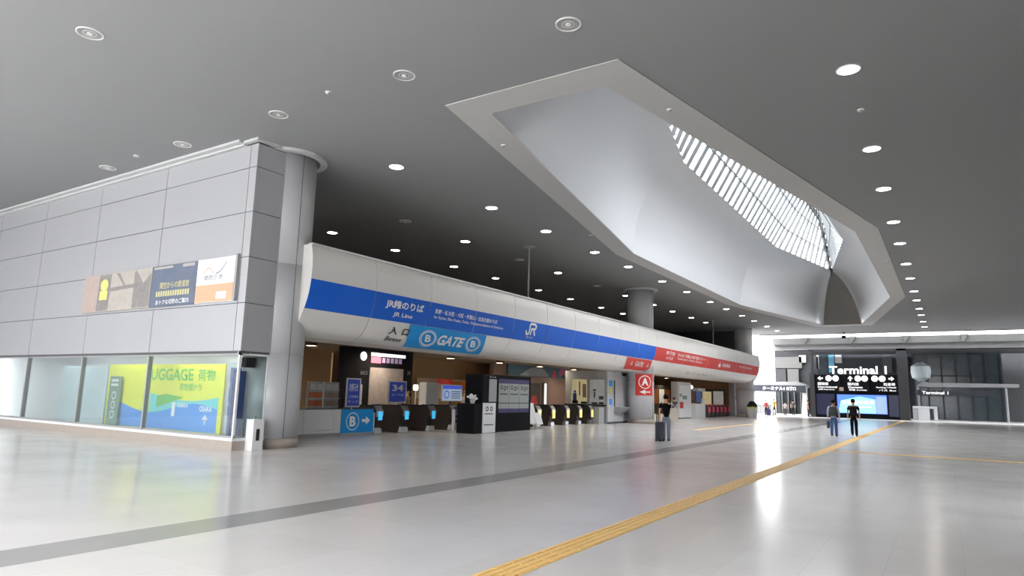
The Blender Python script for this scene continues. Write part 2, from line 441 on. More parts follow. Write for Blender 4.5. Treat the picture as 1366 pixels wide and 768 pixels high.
# outer roof skin so that daylight enters only through the lantern
def eave_x(y, sgn):
    if y <= 29.1: t = (y-18.0)/11.1
    elif y >= 48.9: t = (60.3-y)/11.4
    else: t = 1
    return CX + sgn*2.15*max(0, min(1, t))
def ridge(y):                                     # roof height over the centre line
    if y < 22.8: return ZT+(ZR-ZT)*(y-18)/4.8
    if y > 55.5: return ZT+(ZR-ZT)*(60.3-y)/4.8
    return ZR
for sgn, nm in ((-1, 'glazing_bars'), (1, 'glazing_bars')):
    bm = bmesh.new(); gb = bmesh.new(); y = 18.6
    while y < 60.1:
        xe = eave_x(y, sgn); zr = ridge(y)
        if zr < ZR:                               # hip: bar stops at the hip line
            pass
        a = Vector((xe, y, ZT)); b = Vector((CX, y, zr)); d = b-a
        w2 = 0.21
        n_ = Vector((-d.z, 0, d.x)).normalized()*0.11
        vs = [a+Vector((0, -w2, 0)), a+Vector((0, w2, 0)), b+Vector((0, w2, 0)), b+Vector((0, -w2, 0))]
        lo = [bm.verts.new(v) for v in vs]; hi = [bm.verts.new(v+n_*(1 if n_.z > 0 else -1)) for v in vs]
        bm.faces.new(lo); bm.faces.new(hi[::-1])
        for i in range(4): bm.faces.new((lo[i], lo[(i+1) % 4], hi[(i+1) % 4], hi[i]))
        y += 1.0
    for fz in (0.33, 0.68):                       # purlins
        tube(bm, (CX+sgn*2.15*(1-fz), 29.1, ZT+(ZR-ZT)*fz), (CX+sgn*2.15*(1-fz), 48.9, ZT+(ZR-ZT)*fz), 0.05, 6)
        tube(bm, (CX+sgn*2.15*(1-fz), 48.9, ZT+(ZR-ZT)*fz), (CX, 60.3-4.8*fz, ZT+(ZR-ZT)*fz), 0.05, 6)
    bmesh.ops.recalc_face_normals(bm, faces=bm.faces)
    obj(nm, bm, 'bars', sky)
    ys = [22.9, 29.1, 48.9, 55.5, 60.3]
    rows = [(gb.verts.new((eave_x(y, sgn), y, ZT+0.25)), gb.verts.new((CX, y, ridge(y)+0.25))) for y in ys]
    for p, q in zip(rows, rows[1:]):
        gb.faces.new((p[0], p[1], q[1], q[0]))
    obj('glass_slope', gb, 'rglass', sky)
    hb = bmesh.new(); q = [hb.verts.new((eave_x(y, sgn), y, ZT+0.27)) for y in (17.9, 24.3)]+[hb.verts.new((CX, 22.8, ZR+0.27)), hb.verts.new((CX, 17.9, ZT+0.27))]
    hb.faces.new(q); ex = bmesh.ops.extrude_face_region(hb, geom=hb.faces[:])
    for v in [g for g in ex['geom'] if isinstance(g, bmesh.types.BMVert)]: v.co.z += 0.15
    obj('hip_blocker', hb, 'well', sky)  # opaque cover added over the unseen near hip to darken the well there
bm = bmesh.new()                                   # lattice truss along ridge and far hip
def truss(bm, a, b, n, wd=0.35, hgt=0.5):
    a, b = Vector(a), Vector(b)
    dn = Vector((0, 0, -hgt)); s_ = Vector((wd/2, 0, 0))
    ch = [s_, -s_, dn]
    for c in ch: tube(bm, a+c, b+c, 0.08, 6)
    for i in range(n):
        p, q = a.lerp(b, i/n), a.lerp(b, (i+1)/n)
        tube(bm, p+s_, q+dn, 0.05, 5); tube(bm, p-s_, q+dn, 0.05, 5); tube(bm, p+dn, q+s_, 0.05, 5); tube(bm, p+dn, q-s_, 0.05, 5); tube(bm, p+s_, p-s_, 0.05, 5)
truss(bm, (CX, 22.8, ZR-0.1), (CX, 55.5, ZR-0.1), 30); truss(bm, (CX, 55.5, ZR-0.1), (CX, 60.2, ZT+0.1), 7); truss(bm, (CX, 18.1, ZT+0.1), (CX, 22.8, ZR-0.1), 7)
obj('ridge_truss', bm, 'truss', sky)

# ------------------------------------------------------------------ grey panelled shop block at the left
def shop_wall():
    XR, YF = -15.54, 10.9
    bm = bmesh.new()
    zs = [2.56, 3.85, 5.10, 6.36, 7.63, 8.30]
    xs = [XR, -15.86, -19.95, -23.95, -27.95, -31.95, -34]
    g = 0.012
    for z0, z1 in zip(zs, zs[1:]):
        for xa, xb in zip(xs, xs[1:]):
            box(bm, xb+g, xa-(g if xa != XR else 0), YF, YF+0.1, z0+g, z1-g)
        box(bm, XR-0.1, XR, YF+0.103, 11.85, z0+g, z1-g)
    w_ = struct('wall_shop', bm, 'panel')
    bm = bmesh.new(); box(bm, -34, XR-0.015, YF+0.015, YF+0.3, 2.5, 8.32); box(bm, XR-0.29, XR-0.017, YF+0.31, 12.0, 2.51, 8.31)
    box(bm, -34, XR-0.3, YF+0.3, YF+0.35, 2.5, 8.32)
    obj('joint_backing', bm, 'joint', w_)
    # cornice at the ceiling
    bm = bmesh.new()
    box(bm, -34, XR-0.5, YF-0.28, YF-0.005, 8.33, 8.40); box(bm, -34, XR-0.5, YF-0.12, YF-0.005, 8.28, 8.33)
    box(bm, XR-0.5, XR+0.14, YF-0.14, YF-0.005, 8.33, 8.40); box(bm, XR+0.005, XR+0.14, YF-0.005, 11.9, 8.33, 8.40)
    struct('trim_3', bm, 'cornice')
    # stone plinth and sill
    bm = bmesh.new(); box(bm, -34, XR+0.02, YF-0.03, YF+0.3, 0, 0.24); box(bm, XR-0.3, XR+0.019, YF+0.3, 11.85, 0, 0.24)
    struct('baseboard_shop', bm, 'plinth')
    bm = bmesh.new(); box(bm, -34, XR+0.03, YF-0.05, YF+0.3, 0.24, 0.31); box(bm, XR-0.3, XR+0.029, YF+0.3, 11.85, 0.24, 0.31)
    struct('trim_4', bm, 'white_paint')
    # windows: frames and panes
    n = 2
    for xa, xb in ((XR-0.02, -19.95), (-19.95, -23.95), (-23.95, -27.95), (-27.95, -31.95)):
        bm = bmesh.new()
        box(bm, xb, xa, YF+0.02, YF+0.1, 2.46, 2.56); box(bm, xb, xa, YF+0.02, YF+0.1, 0.31, 0.36)
        box(bm, xb-0.035, xb+0.035, YF+0.0, YF+0.14, 0.31, 2.5)
        fr_ = struct('window_%d' % n, bm, 'mgrey' if n > 2 else 'mgrey'); n += 1
        obj('pane', B(xb+0.03, xa-0.03, YF+0.05, YF+0.062, 0.36, 2.47), 'shop_glass', fr_)
    bm = bmesh.new(); box(bm, XR-0.08, XR-0.02, YF, YF+0.06, 0.31, 2.56)
    box(bm, XR-0.1, XR-0.02, YF, 11.85, 2.46, 2.56); box(bm, XR-0.1, XR-0.02, 11.78, 11.85, 0.31, 2.5)
    fr_ = struct('window_%d' % n, bm, 'white_paint')
    obj('pane', B(XR-0.06, XR-0.05, YF+0.08, 11.78, 0.31, 2.47), 'shop_glass', fr_)
shop_wall()
M['tube_lit'] = mat('lit_tube', (1, 1, 1), 0.5, emit=30.0)
# shop room behind the glass
struct('wall_shop_inner', B(-34, -16.8, 12.5, 12.59, 0, 3.2), 'white_paint')
struct('ceiling_shop', B(-34, -15.7, 11.25, 12.5, 2.75, 2.85), 'lgrey')
b_ = thing('luggage_shop_banner', 'yellow and blue window banner for the luggage service behind the shop glass', 'banner', (-20.5, 11.55, 0.3))
YB = 11.5
M['ban_y'] = mat('banner_yellow', rgb(238, 236, 40), 0.5, var=0.03); M['ban_c'] = mat('banner_turquoise', rgb(110, 215, 215), 0.5)
M['ban_b'] = mat('banner_blue', rgb(60, 150, 235), 0.5); M['ban_g'] = mat('banner_green', rgb(100, 190, 60), 0.5); M['ban_p'] = mat('banner_pale', rgb(215, 228, 232), 0.5)
M['sage'] = mat('sage_green_board', rgb(120, 150, 130), 0.6)
obj('backing', B(-23.3, -17.0, YB, YB+0.03, 0.3, 2.25), 'ban_y', b_)
f = on_y(YB-0.004)
import math as _m
def wave(x): return 1.30+0.12*_m.sin((x+23)*1.1)
xs = [-20.7+0.25*i for i in range(15)]
decal([[(a, 0.32), (b, 0.32), (b, wave(b)), (a, wave(a))] for a, b in zip(xs, xs[1:])], f, 'turquoise_band', 'ban_c', b_)
f = on_y(YB-0.008)
def wave2(x): return 0.95+0.16*_m.sin((x+19.5)*1.3)
xs2 = [-23.2+0.25*i for i in range(25)]
decal([[(a, 0.32), (b, 0.32), (b, wave2(b)), (a, wave2(a))] for a, b in zip(xs2, xs2[1:])], f, 'blue_field', 'ban_b', b_)
decal([[(-20.3, 0.95), (-19.2, 1.2), (-18.9, 1.28), (-19.8, 1.36), (-20.3, 1.3)]], on_y(YB-0.012), 'green_swoosh', 'ban_g', b_)
txt_y('LUGGAGE', 0.36, -19.75, YB-0.012, 1.94, 'ban_g', b_, bold=0.02, width=2.5)
txt_y('荷物', 0.34, -17.85, YB-0.012, 1.94, 'ban_g', b_, bold=0.01, width=0.85)
txt_y('荷物預かり', 0.22, -18.6, YB-0.012, 1.58, 'ban_g', b_, bold=0.01, width=1.1)
txt_y('OSAKA', 0.16, -17.75, YB-0.012, 0.98, 'white', b_, bold=0.03, width=0.6)
txt_y('↑', 0.28, -17.75, YB-0.012, 0.68, 'white', b_, bold=0.03, width=0.25)
txt_y('OSAKA', 0.13, -18.9, YB-0.012, 1.05, 'white', b_, bold=0.02, width=0.55)
decal(uv_rect(-19.45, -19.28, 0.72, 1.12), on_y(YB-0.012), 'white_icon', 'white', b_)
b_ = thing('direction_board', 'narrow sage green board with round pictograms standing behind the shop glass', 'sign board', (-22.6, 11.42, 0.3))
obj('board', B(-22.95, -22.3, 11.38, 11.42, 0.3, 1.86), 'sage', b_)
for i in range(2): decal(uv_rect(-22.85, -22.42, 1.55+0.14*i, 1.63+0.14*i), on_y(11.375), 'lettering', 'white', b_)
for i in range(3): decal(uv_ring(-22.62, 1.25-0.3*i, 0.09, 0.13), on_y(11.375), 'pictogram', 'white', b_)
b_ = obj('window_poster', B(-26.5, -23.4, YB, YB+0.03, 0.3, 2.2), 'ban_p'); tag(b_, 'pale poster wall behind the leftmost shop window pane', 'poster')
b_ = thing('blue_price_poster', 'narrow blue and grey poster behind the shop glass, right of the yellow banner', 'poster', (-16.4, 11.7, 0.3))
obj('backing', B(-16.85, -16.2, 11.5, 11.53, 0.35, 2.3), 'lgrey', b_)
M['navy'] = mat('navy_print', rgb(38, 72, 140), 0.5)
for i, (a, c) in enumerate(((1.75, 2.15), (1.2, 1.6), (0.85, 1.1))): decal(uv_rect(-16.75, -16.25, a, c), on_y(11.495), 'blue_field', 'navy', b_)
decal(uv_rect(-16.6, -16.3, 0.4, 0.75), on_y(11.495), 'yellow_notice', 'ban_y', b_)
txt_y('案内', 0.16, -16.5, 11.49, 1.95, 'white', b_, width=0.4)
b_ = obj('folding_screen', B(-16.15, -16.05, 11.1, 11.5, 0.32, 2.05), 'navy'); tag(b_, 'tall dark blue banner just inside the corner pane of the shop', 'banner')
b_ = obj('air_conditioner', box(bmesh.new(), -15.95, -15.75, 11.25, 11.55, 2.15, 2.42, 0.02), 'black'); tag(b_, 'small black speaker box under the ceiling of the corner pane', 'speaker')
b_ = obj('office_cabinet', B(-25.5, -23.5, 11.9, 12.4, 0.0, 1.1, 0.01), 'lgrey'); tag(b_, 'low pale grey cabinet inside the left shop window', 'cabinet')

sl = thing('shop_light_tube', 'white ceiling tube light inside the shop, nearest the corner', 'ceiling light', (-18, 11.35, 2.7), 'tube lights inside the shop')
obj('housing', B(-19.2, -16.8, 11.27, 11.43, 2.70, 2.74), 'white_paint', sl); obj('tube', B(-19.15, -16.85, 11.31, 11.39, 2.67, 2.70), 'tube_lit', sl)
dup(sl, (-21.6, 11.35, 2.7), 'white ceiling tube light inside the shop, second from the corner'); dup(sl, (-25.2, 11.35, 2.7), 'white ceiling tube light inside the shop, third from the corner')

# three posters on the block's wall
YP = 10.83
p1 = thing('photo_collage_poster', 'long beige photo collage poster on the grey wall, leftmost of three', 'poster', (-22.2, YP, 3.9))
M['col1'] = mat('faded_photo_pink', rgb(172, 155, 146), 0.5, var=0.15, scale=4); M['col2'] = mat('faded_photo_grey', rgb(130, 126, 124), 0.5, var=0.4, scale=6)
M['col3'] = mat('faded_photo_cream', rgb(172, 166, 158), 0.5, var=0.2, scale=4); M['yelgrn'] = mat('pale_yellow_green', rgb(205, 206, 120), 0.5)
M['slate'] = mat('slate_poster', rgb(88, 98, 116), 0.5, var=0.25, scale=2.5); M['orange'] = mat('soft_orange_print', rgb(205, 160, 130), 0.5, var=0.05)
M['gold'] = mat('gold_lettering', rgb(196, 190, 140), 0.5)
obj('board', B(-24.25, -20.12, YP, YP+0.06, 3.92, 5.16), 'col3', p1)
decal([[(-24.2, 3.95), (-23.35, 3.95), (-23.3, 5.13), (-24.15, 5.13)]], on_y(YP-0.004), 'left_photo', 'col1', p1)
decal([[(-23.3, 3.95), (-22.55, 3.95), (-22.5, 5.13), (-23.25, 5.13)]], on_y(YP-0.004), 'figure_photo', 'col2', p1)
decal(uv_disc(-22.9, 4.78, 0.2, su=1.2)+uv_rect(-23.15, -22.66, 4.3, 4.6), on_y(YP-0.008), 'yellow_shape', 'yelgrn', p1)
decal([[(-22.5, 4.55), (-21.1, 4.6), (-21.1, 4.72), (-22.5, 4.68)], [(-22.2, 5.12), (-21.7, 4.7), (-21.6, 4.7), (-22.0, 5.12)]], on_y(YP-0.006), 'branches', 'col2', p1)
decal([[(-21.1, 3.95), (-20.15, 3.95), (-20.15, 5.0), (-20.55, 4.7), (-21.0, 5.13), (-21.1, 5.1)]], on_y(YP-0.004), 'right_photo', 'col2', p1)
decal(uv_disc(-21.9, 4.25, 0.26, su=1.5), on_y(YP-0.008), 'pale_stone', 'col3', p1)
p2 = thing('dark_slate_poster', 'dark slate poster with gold and white lettering, middle of three on the wall', 'poster', (-18.9, YP, 3.9))
obj('board', B(-20.08, -17.78, YP, YP+0.06, 3.92, 5.16), 'slate', p2)
txt_y('関空からの鉄道旅', 0.2, -18.85, YP-0.005, 4.55, 'gold', p2, bold=0.01, width=1.5)
decal([q for k in range(14) for q in uv_rect(-19.78+0.125*k, -19.69+0.125*k, 4.22, 4.38)], on_y(YP-0.005), 'gold_line', 'gold', p2)
txt_y('おトクな切符のご案内', 0.15, -18.9, YP-0.005, 4.05, 'white', p2, bold=0.01, width=1.7)
decal(uv_rect(-20.0, -19.0, 5.06, 5.13)+uv_rect(-18.5, -17.9, 5.04, 5.13), on_y(YP-0.005), 'white_flecks', 'col3', p2)
p3 = thing('white_orange_poster', 'white over orange poster with a curved line emblem, nearest the block corner', 'poster', (-16.9, YP, 3.9))
obj('board', B(-17.75, -16.02, YP, YP+0.06, 3.92, 5.16), 'white', p3)
decal(uv_rect(-17.75, -16.02, 3.93, 4.42), on_y(YP-0.004), 'orange_field', 'orange', p3)
arc = [(-17.45+0.1*i, 4.72+0.18*_m.sin(i*0.62)) for i in range(6)]
decal(uv_stroke(arc, 0.03), on_y(YP-0.005), 'orange_arc', 'orange', p3)
arc = [(-16.85+0.075*i, 4.72+0.30*(i/6)**2) for i in range(7)]
decal(uv_stroke(arc, 0.03), on_y(YP-0.005), 'grey_arc', 'slate', p3)
txt_y('関西空港', 0.15, -16.95, YP-0.005, 4.62, 'slate', p3, width=0.85)
decal(uv_rect(-16.75, -16.3, 4.0, 4.2), on_y(YP-0.005), 'white_box', 'white', p3)
o = obj('projecting_fin', B(-15.98, -15.9, YP-0.02, YP+0.06, 3.92, 5.2), 'mgrey'); tag(o, 'thin dark grey upright rail at the right end of the wall posters', 'rail')

# columns
def column(cx, cy, label, z0=0.0):
    t = thing('column', label, 'column', (cx, cy, 0), 'round grey columns along the ticket hall')
    bm = bmesh.new(); seams = [0.26, 2.56, 5.10, ZC] if cy < 20 else [0.26, 2.56, 5.1, ZC]
    for a, b in zip(seams, seams[1:]): cyl(bm, (cx, cy), 0.81, a+0.008, b-0.008, 64)
    cyl(bm, (cx, cy), 0.80, 0.2, ZC, 48)
    s_ = obj('shaft', bm, 'column', t)
    for p in s_.data.polygons: p.use_smooth = abs(p.normal.z) < 0.5
    o = obj('plinth', cyl(bmesh.new(), (cx, cy), 0.825, 0, 0.26, 64), 'plinth', t)
    for p in o.data.polygons: p.use_smooth = abs(p.normal.z) < 0.5
    bm = bmesh.new()
    for k in range(3):                            # vertical joints of the cladding
        a = math.radians(-8+k*120); c = Vector((cx+0.811*math.cos(a), cy+0.811*math.sin(a), 0))
        box(bm, c.x-0.006, c.x+0.006, c.y-0.006, c.y+0.006, 0.26, ZC)
    obj('cladding_joint', bm, 'joint', t)
    obj('ceiling_ring', ring_flat(bmesh.new(), (cx, cy), 0.90, 1.10, ZC-0.09, ZC, 56), 'cornice', t)
    return t
column(-16.12, 12.40, 'round grey column at the corner of the shop block')
column(-16.12, 39.95, 'round grey column carrying the red A sign under the fascia')
column(-16.12, 65.9, 'round grey column at the far end of the fascia')

# ------------------------------------------------------------------ the long curved sign fascia
PR = [(-14.98, 5.69), (-14.90, 5.3), (-14.90, 4.8), (-14.97, 4.3), (-15.12, 3.87), (-15.30, 3.52), (-15.52, 3.28), (-15.85, 3.14)]
def cat(P, n=6):
    Q = []
    for i in range(len(P)-1):
        p0 = Vector(P[max(0, i-1)]); p1 = Vector(P[i]); p2 = Vector(P[i+1]); p3 = Vector(P[min(len(P)-1, i+2)])
        for k in range(n):
            t = k/n
            Q.append(0.5*((2*p1)+(p2-p0)*t+(2*p0-5*p1+4*p2-p3)*t*t+(3*p1-p0-3*p2+p3)*t*t*t))
    Q.append(Vector(P[-1])); return Q
PROF = cat(PR)
def at_z(z, off=0.0):
    """point on the fascia front at height z, pushed out by off"""
    for a, b in zip(PROF, PROF[1:]):
        if b.y <= z <= a.y:
            t = (a.y-z)/(a.y-b.y+1e-9); p = a.lerp(b, t); d = (b-a).normalized(); n = Vector((-d.y, d.x)); 
            if n.x < 0: n = -n
            return p+n*off
    return (PROF[0] if z > PROF[0].y else PROF[-1]).copy()
FY0, FY1 = 12.5, 66.9
fa = thing('sign_fascia', 'long curved silver fascia with blue and red station sign bands over the ticket gates', 'sign', (-16, 39.7, 3.1))
seam_y = [FY0]+[15.09+2.71*i for i in range(19)]+[FY1]
bm = bmesh.new()
body = [(p.x, p.y) for p in PROF]+[(-17.3, 3.14), (-17.3, 5.72), (-15.1, 5.72)]
for a, b in zip(seam_y, seam_y[1:]): prism(bm, body, 'y', a+0.008, b-0.008)
obj('casing', bm, 'alu', fa)
inner = [(p.x-0.03, p.y) for p in PROF]+[(-17.2, 3.16), (-17.2, 5.68)]
obj('joint_backing', prism(bmesh.new(), inner, 'y', FY0+0.02, FY1-0.02), 'joint', fa)
obj('top_rail', prism(bmesh.new(), [(-15.12, 5.69), (-14.93, 5.69), (-14.93, 5.75), (-15.12, 5.75)], 'y', FY0, FY1), 'alu_edge', fa)
def skin_strip(z0, z1, y0, y1, off, name, m, parent, skew=0.0, cap=True):
    """a film that follows the curve between two heights; skew shifts the lower edge along y"""
    bm = bmesh.new(); N = 10; rows = []
    for i in range(N+1):
        z = z1+(z0-z1)*i/N; p = at_z(z, off); sh = skew*(at_z(z1).x-at_z(z).x)/max(1e-6, at_z(z1).x-at_z(z0).x)
        rows.append([bm.verts.new((p.x, y, p.y)) for y in (y0+sh, y1+sh)])
    for a, b in zip(rows, rows[1:]): bm.faces.new((a[0], a[1], b[1], b[0]))
    return obj(name, bm, m, parent, smooth=True)
ZB0, ZB1 = 3.88, 4.71
for a, b in zip(seam_y, seam_y[1:]):
    if a >= 66: continue
    g = 0.01
    if b <= 39.6: skin_strip(ZB0, ZB1, a+g, b-g, 0.012, 'blue_band', 'blue', fa)
    elif a < 39.5: 
        skin_strip(ZB0, ZB1, a+g, 39.5, 0.012, 'blue_band', 'blue', fa); skin_strip(ZB0, ZB1, 39.5, b-g, 0.012, 'red_band', 'red', fa)
    else: skin_strip(ZB0, ZB1, a+g, min(b-g, 66.4), 0.012, 'red_band', 'red', fa)
def fas_txt(body_, h, y, z, m, off=0.03, name='lettering', parent=fa, **k):
    def fn(u, v): p = at_z(z+v, off); return (p.x, y+u, p.y)
    return placed(text_mesh(body_, h, **k), fn, name, m, parent)
def fas_dec(polys, m, off, name, parent=fa):
    def fn(u, v): p = at_z(v, off); return (p.x, u, p.y)
    return decal(polys, fn, name, m, parent)
fas_txt('JR線のりば', 0.31, 16.52, 4.40, 'white', bold=0.03, width=1.85)
fas_txt('JR Line', 0.17, 16.50, 4.09, 'white', bold=0.025, width=0.95)
fas_txt('京都・新大阪・大阪・和歌山・白浜方面のりば', 0.17, 20.0, 4.43, 'white', bold=0.025, width=3.9)
fas_txt('for Kyoto, Shin-Osaka, Osaka, Wakayama Stations & Shirahama', 0.13, 20.25, 4.22, 'white', bold=0.015, width=4.4)
# JR emblem: hooked J joined to an angular R
j = uv_stroke([(24.22, 4.30), (24.22, 4.24), (24.27, 4.18), (24.36, 4.17), (24.44, 4.21), (24.47, 4.29), (24.47, 4.57), (24.54, 4.62), (24.86, 4.62), (24.95, 4.58), (24.97, 4.51), (24.93, 4.44), (24.84, 4.41), (24.60, 4.41)], 0.10)
j += uv_stroke([(24.62, 4.41), (24.62, 4.17)], 0.10)+uv_stroke([(24.80, 4.41), (24.95, 4.17)], 0.10)
fas_dec(j, 'white', 0.03, 'rail_emblem')
fas_txt('西日本', 0.08, 24.6, 4.05, 'white', width=0.55)
fas_txt('南海線', 0.24, 42.1, 4.46, 'white', bold=0.01, width=1.6)
fas_txt('のりば', 0.2, 42.1, 4.15, 'white', bold=0.01, width=1.3)
fas_txt('なんば・和歌山方面 特急ラピート', 0.22, 46.6, 4.46, 'white', bold=0.01, width=6.2)
fas_txt('Nankai Line for Namba, Wakayama', 0.18, 46.3, 4.20, 'white', bold=0.005, width=5.4)
fas_dec([[(53.2, 4.1), (53.75, 4.1), (53.75, 4.3), (53.55, 4.36), (53.5, 4.62), (53.42, 4.36), (53.2, 4.3)]], 'white', 0.03, 'white_emblem')
fas_txt('NANKAI', 0.28, 55.4, 4.3, 'white', bold=0.02, width=2.2)
fas_txt('きっぷうりば Ticket Office', 0.22, 61.5, 4.42, 'white', bold=0.01, width=4.2)
# gate B parallelogram with its lettering, entrance text
gb = skin_strip(3.16, 3.87, 17.0, 21.5, 0.02, 'gate_sign_blue', 'cyan', fa, skew=0.42)
def lean(v): return 0.42*(-15.12-at_z(v).x)/0.66
def gate_dec(polys, m, off, name, parent): 
    def fn(u, v): p = at_z(v, off); return (p.x, u+lean(v), p.y)
    return decal(polys, fn, name, m, parent)
for cy_ in (18.05, 20.75):
    gate_dec(uv_ring(cy_, 3.50, 0.20, 0.235, su=1.75)+uv_ring(cy_, 3.50, 0.255, 0.27, su=1.75), 'white', 0.035, 'ring', gb)
    me = text_mesh('B', 0.23, bold=0.03, width=0.3)
    placed(me, lambda u, v: (at_z(3.5+v, .035).x, cy_+u-v*0.12+lean(3.5+v), at_z(3.5+v, .035).y), 'lettering', 'white', gb)
me = text_mesh('GATE', 0.34, bold=0.035, width=1.6, shear=0.35)
placed(me, lambda u, v: (at_z(3.5+v, .035).x, 19.4+u+lean(3.5+v), at_z(3.5+v, .035).y), 'lettering', 'white', gb)
fas_txt('入  口', 0.25, 16.62, 3.60, 'black_ink', bold=0.035, width=0.95)
fas_txt('Entrance', 0.12, 16.55, 3.34, 'black_ink', shear=0.3, bold=0.03, width=0.8)
ga = skin_strip(3.22, 3.84, 35.5, 39.3, 0.02, 'gate_sign_red', 'red', fa, skew=0.5)
me = text_mesh('GATE', 0.26, bold=0.02, width=1.2)
placed(me, lambda u, v: (at_z(3.55+v, .035).x, 37.5+u+lean(3.55+v), at_z(3.55+v, .035).y), 'lettering', 'white', ga)
for cy_ in (36.35, 38.85):
    me = text_mesh('A', 0.22, bold=0.02, width=0.3)
    placed(me, lambda u, v: (at_z(3.55+v, .035).x, cy_+u+lean(3.55+v), at_z(3.55+v, .035).y), 'lettering', 'white', ga)
fas_txt('出口・入口  Exit / Entrance  きっぷ', 0.16, 50.0, 3.4, 'mgrey', width=7.0)

# hanger rods over the fascia
rod = thing('hanger_rod', 'thin dark rod with flat ceiling disc hanging to the fascia top', 'rod', (-15.92, 25.9, 5.75), 'hanger rods above the fascia')
rod['label'] = 'thin dark rod from a ceiling disc to the fascia, left of the lit ceiling lamps'
bm = bmesh.new(); cyl(bm, (-15.92, 25.9), 0.04, 5.722, ZC-0.03, 10); obj('rod', bm, 'mgrey', rod)
obj('ceiling_disc', cyl(bmesh.new(), (-15.92, 25.9), 0.26, ZC-0.04, ZC, 24), 'mgrey', rod)
dup(rod, (-16.9, 58.6, 5.75), 'thin dark rod above the far red part of the fascia')

# ------------------------------------------------------------------ ceiling lamps
lp = thing('ceiling_downlight', 'lit round recessed ceiling lamp', 'ceiling light', (0, 0, ZC))
obj('trim_ring', ring_flat(bmesh.new(), (0, 0), 0.205, 0.235, ZC-0.02, ZC, 32), 'ring', lp)
obj('lamp_disc', cyl(bmesh.new(), (0, 0), 0.205, ZC-0.012, ZC-0.002, 32), 'lamp_on', lp)
lo = thing('ceiling_downlight', 'unlit round ceiling lamp', 'ceiling light', (0, 0, ZC))
obj('trim_ring', ring_flat(bmesh.new(), (0, 0), 0.215, 0.24, ZC-0.02, ZC, 32), 'ring', lo)
obj('reflector', cyl(bmesh.new(), (0, 0), 0.215, ZC-0.010, ZC-0.004, 32), 'lamp_off', lo)
bm = bmesh.new(); cyl(bm, (0, 0), 0.05, ZC-0.028, ZC-0.010, 16); ring_flat(bm, (0, 0), 0.11, 0.12, ZC-0.014, ZC-0.010, 24)
obj('bulb', bm, 'ring', lo)
ORD = ['nearest', 'second', 'third', 'fourth', 'fifth', 'sixth', 'seventh', 'eighth', 'ninth', 'tenth', 'eleventh', 'twelfth', 'thirteenth']
YS = [14.46, 19.6, 23.63, 28.3, 32.35, 37.4, 41.9, 47.0, 51.2, 55.9, 60.0, 65.0, 69.5]
rowname = {-1.28: 'in the single row right of the skylight', -13.72: 'in the row beside the skylight left edge',
           -17.95: 'in the middle row above the fascia', -22.2: 'in the deepest row over the dark concourse'}
first = {True: True, False: True}
def put(x, y, on, label, group):
    src = lp if on else lo
    if first[on]:
        src.location = (x, y, ZC); src['label'] = label; src['group'] = group; first[on] = False
    else: dup(src, (x, y, ZC), label, group)
for x in (-1.28, -13.72, -17.95, -22.2):
    for k, y in enumerate(YS):
        if x == -17.95 and (k == 0 or y > 62): continue
        if x == -22.2 and (y < 15 or y > 52): continue
        if x == -13.72 and y > 66: pass
        on = not (x == -17.95 and y in (19.6, 28.3, 37.4))
        put(x, y, on, '%s round ceiling lamp, %s from the camera %s' % ('lit' if on else 'unlit', ORD[k], rowname[x]), 'round downlights in the grey ceiling')
offl = {-5.44: 'topmost, in front of the skylight end', -9.46: 'between the skylight and the small white detector', -13.64: 'above the block corner',
        -17.83: 'second from the left above the shop block', -21.96: 'farthest left above the shop block', -26.2: 'cut by the left edge'}
for x, d in offl.items():
    if x > -23: put(x, 10.05, False, 'unlit white-ringed ceiling lamp, %s' % d, 'unlit lamps in the near ceiling row')
put(-13.66, 5.62, False, 'unlit white-ringed ceiling lamp at the upper left edge of the photo', 'unlit lamps in the near ceiling row')
# small detectors
dt = thing('ceiling_detector', 'small white detector in the near ceiling between two unlit lamps', 'detector', (-11.55, 9.8, ZC-0.05), 'small ceiling detectors')
obj('base', cyl(bmesh.new(), (-11.55, 9.8), 0.075, ZC-0.03, ZC, 20), 'ring', dt)
obj('sensor_dome', lathe(bmesh.new(), (-11.55, 9.8, ZC-0.07), [(0.01, 0), (0.035, 0.008), (0.05, 0.03), (0.055, 0.045)], 16), 'lamp_off', dt)
for (x, y, l) in ((-20.0, 9.9, 'small white detector in the ceiling above the shop block'), (-5.09, 14.5, 'small detector in the skylight border, right near side'),
                  (-9.82, 14.5, 'small detector in the skylight border, left near side'), (-2.0, 36.2, 'small detector in the skylight border near its right corner'),
                  (-1.27, 16.72, 'grey disc detector in the ceiling between the two biggest lit lamps'), (-12.3, 25.0, 'small detector in the skylight border, left long side')):
    dup(dt, (x, y, ZC-0.05-(0.02 if 'border' in l else 0)), l)

M['lamp_small'] = mat('lit_small_lamp', (1, 0.9, 0.75), 0.5, emit=260.0, emit_col=(1, 0.86, 0.66))
cl = thing('concourse_lamp', 'small warm lamp in the low dark ceiling nearest the corner column', 'ceiling light', (-21.3, 16.9, 3.62), 'small lamps in the low concourse ceiling')
obj('trim_ring', ring_flat(bmesh.new(), (-21.3, 16.9), 0.22, 0.25, 3.49, 3.62, 24), 'dbrown', cl)
obj('lamp_disc', cyl(bmesh.new(), (-21.3, 16.9), 0.22, 3.606, 3.614, 24), 'lamp_small', cl)
for k, (x, y) in enumerate([(-20.3, 21.5+5.0*i) for i in range(9)]+[(-23.5, 20.0+5.0*i) for i in range(10)]):
    dup(cl, (x, y, 3.62), 'small warm lamp in the low dark ceiling behind the gates, %s of the %s row' % (ORD[k % 9 if k < 9 else k-9].replace('nearest', 'first'), 'front' if k < 9 else 'back'))

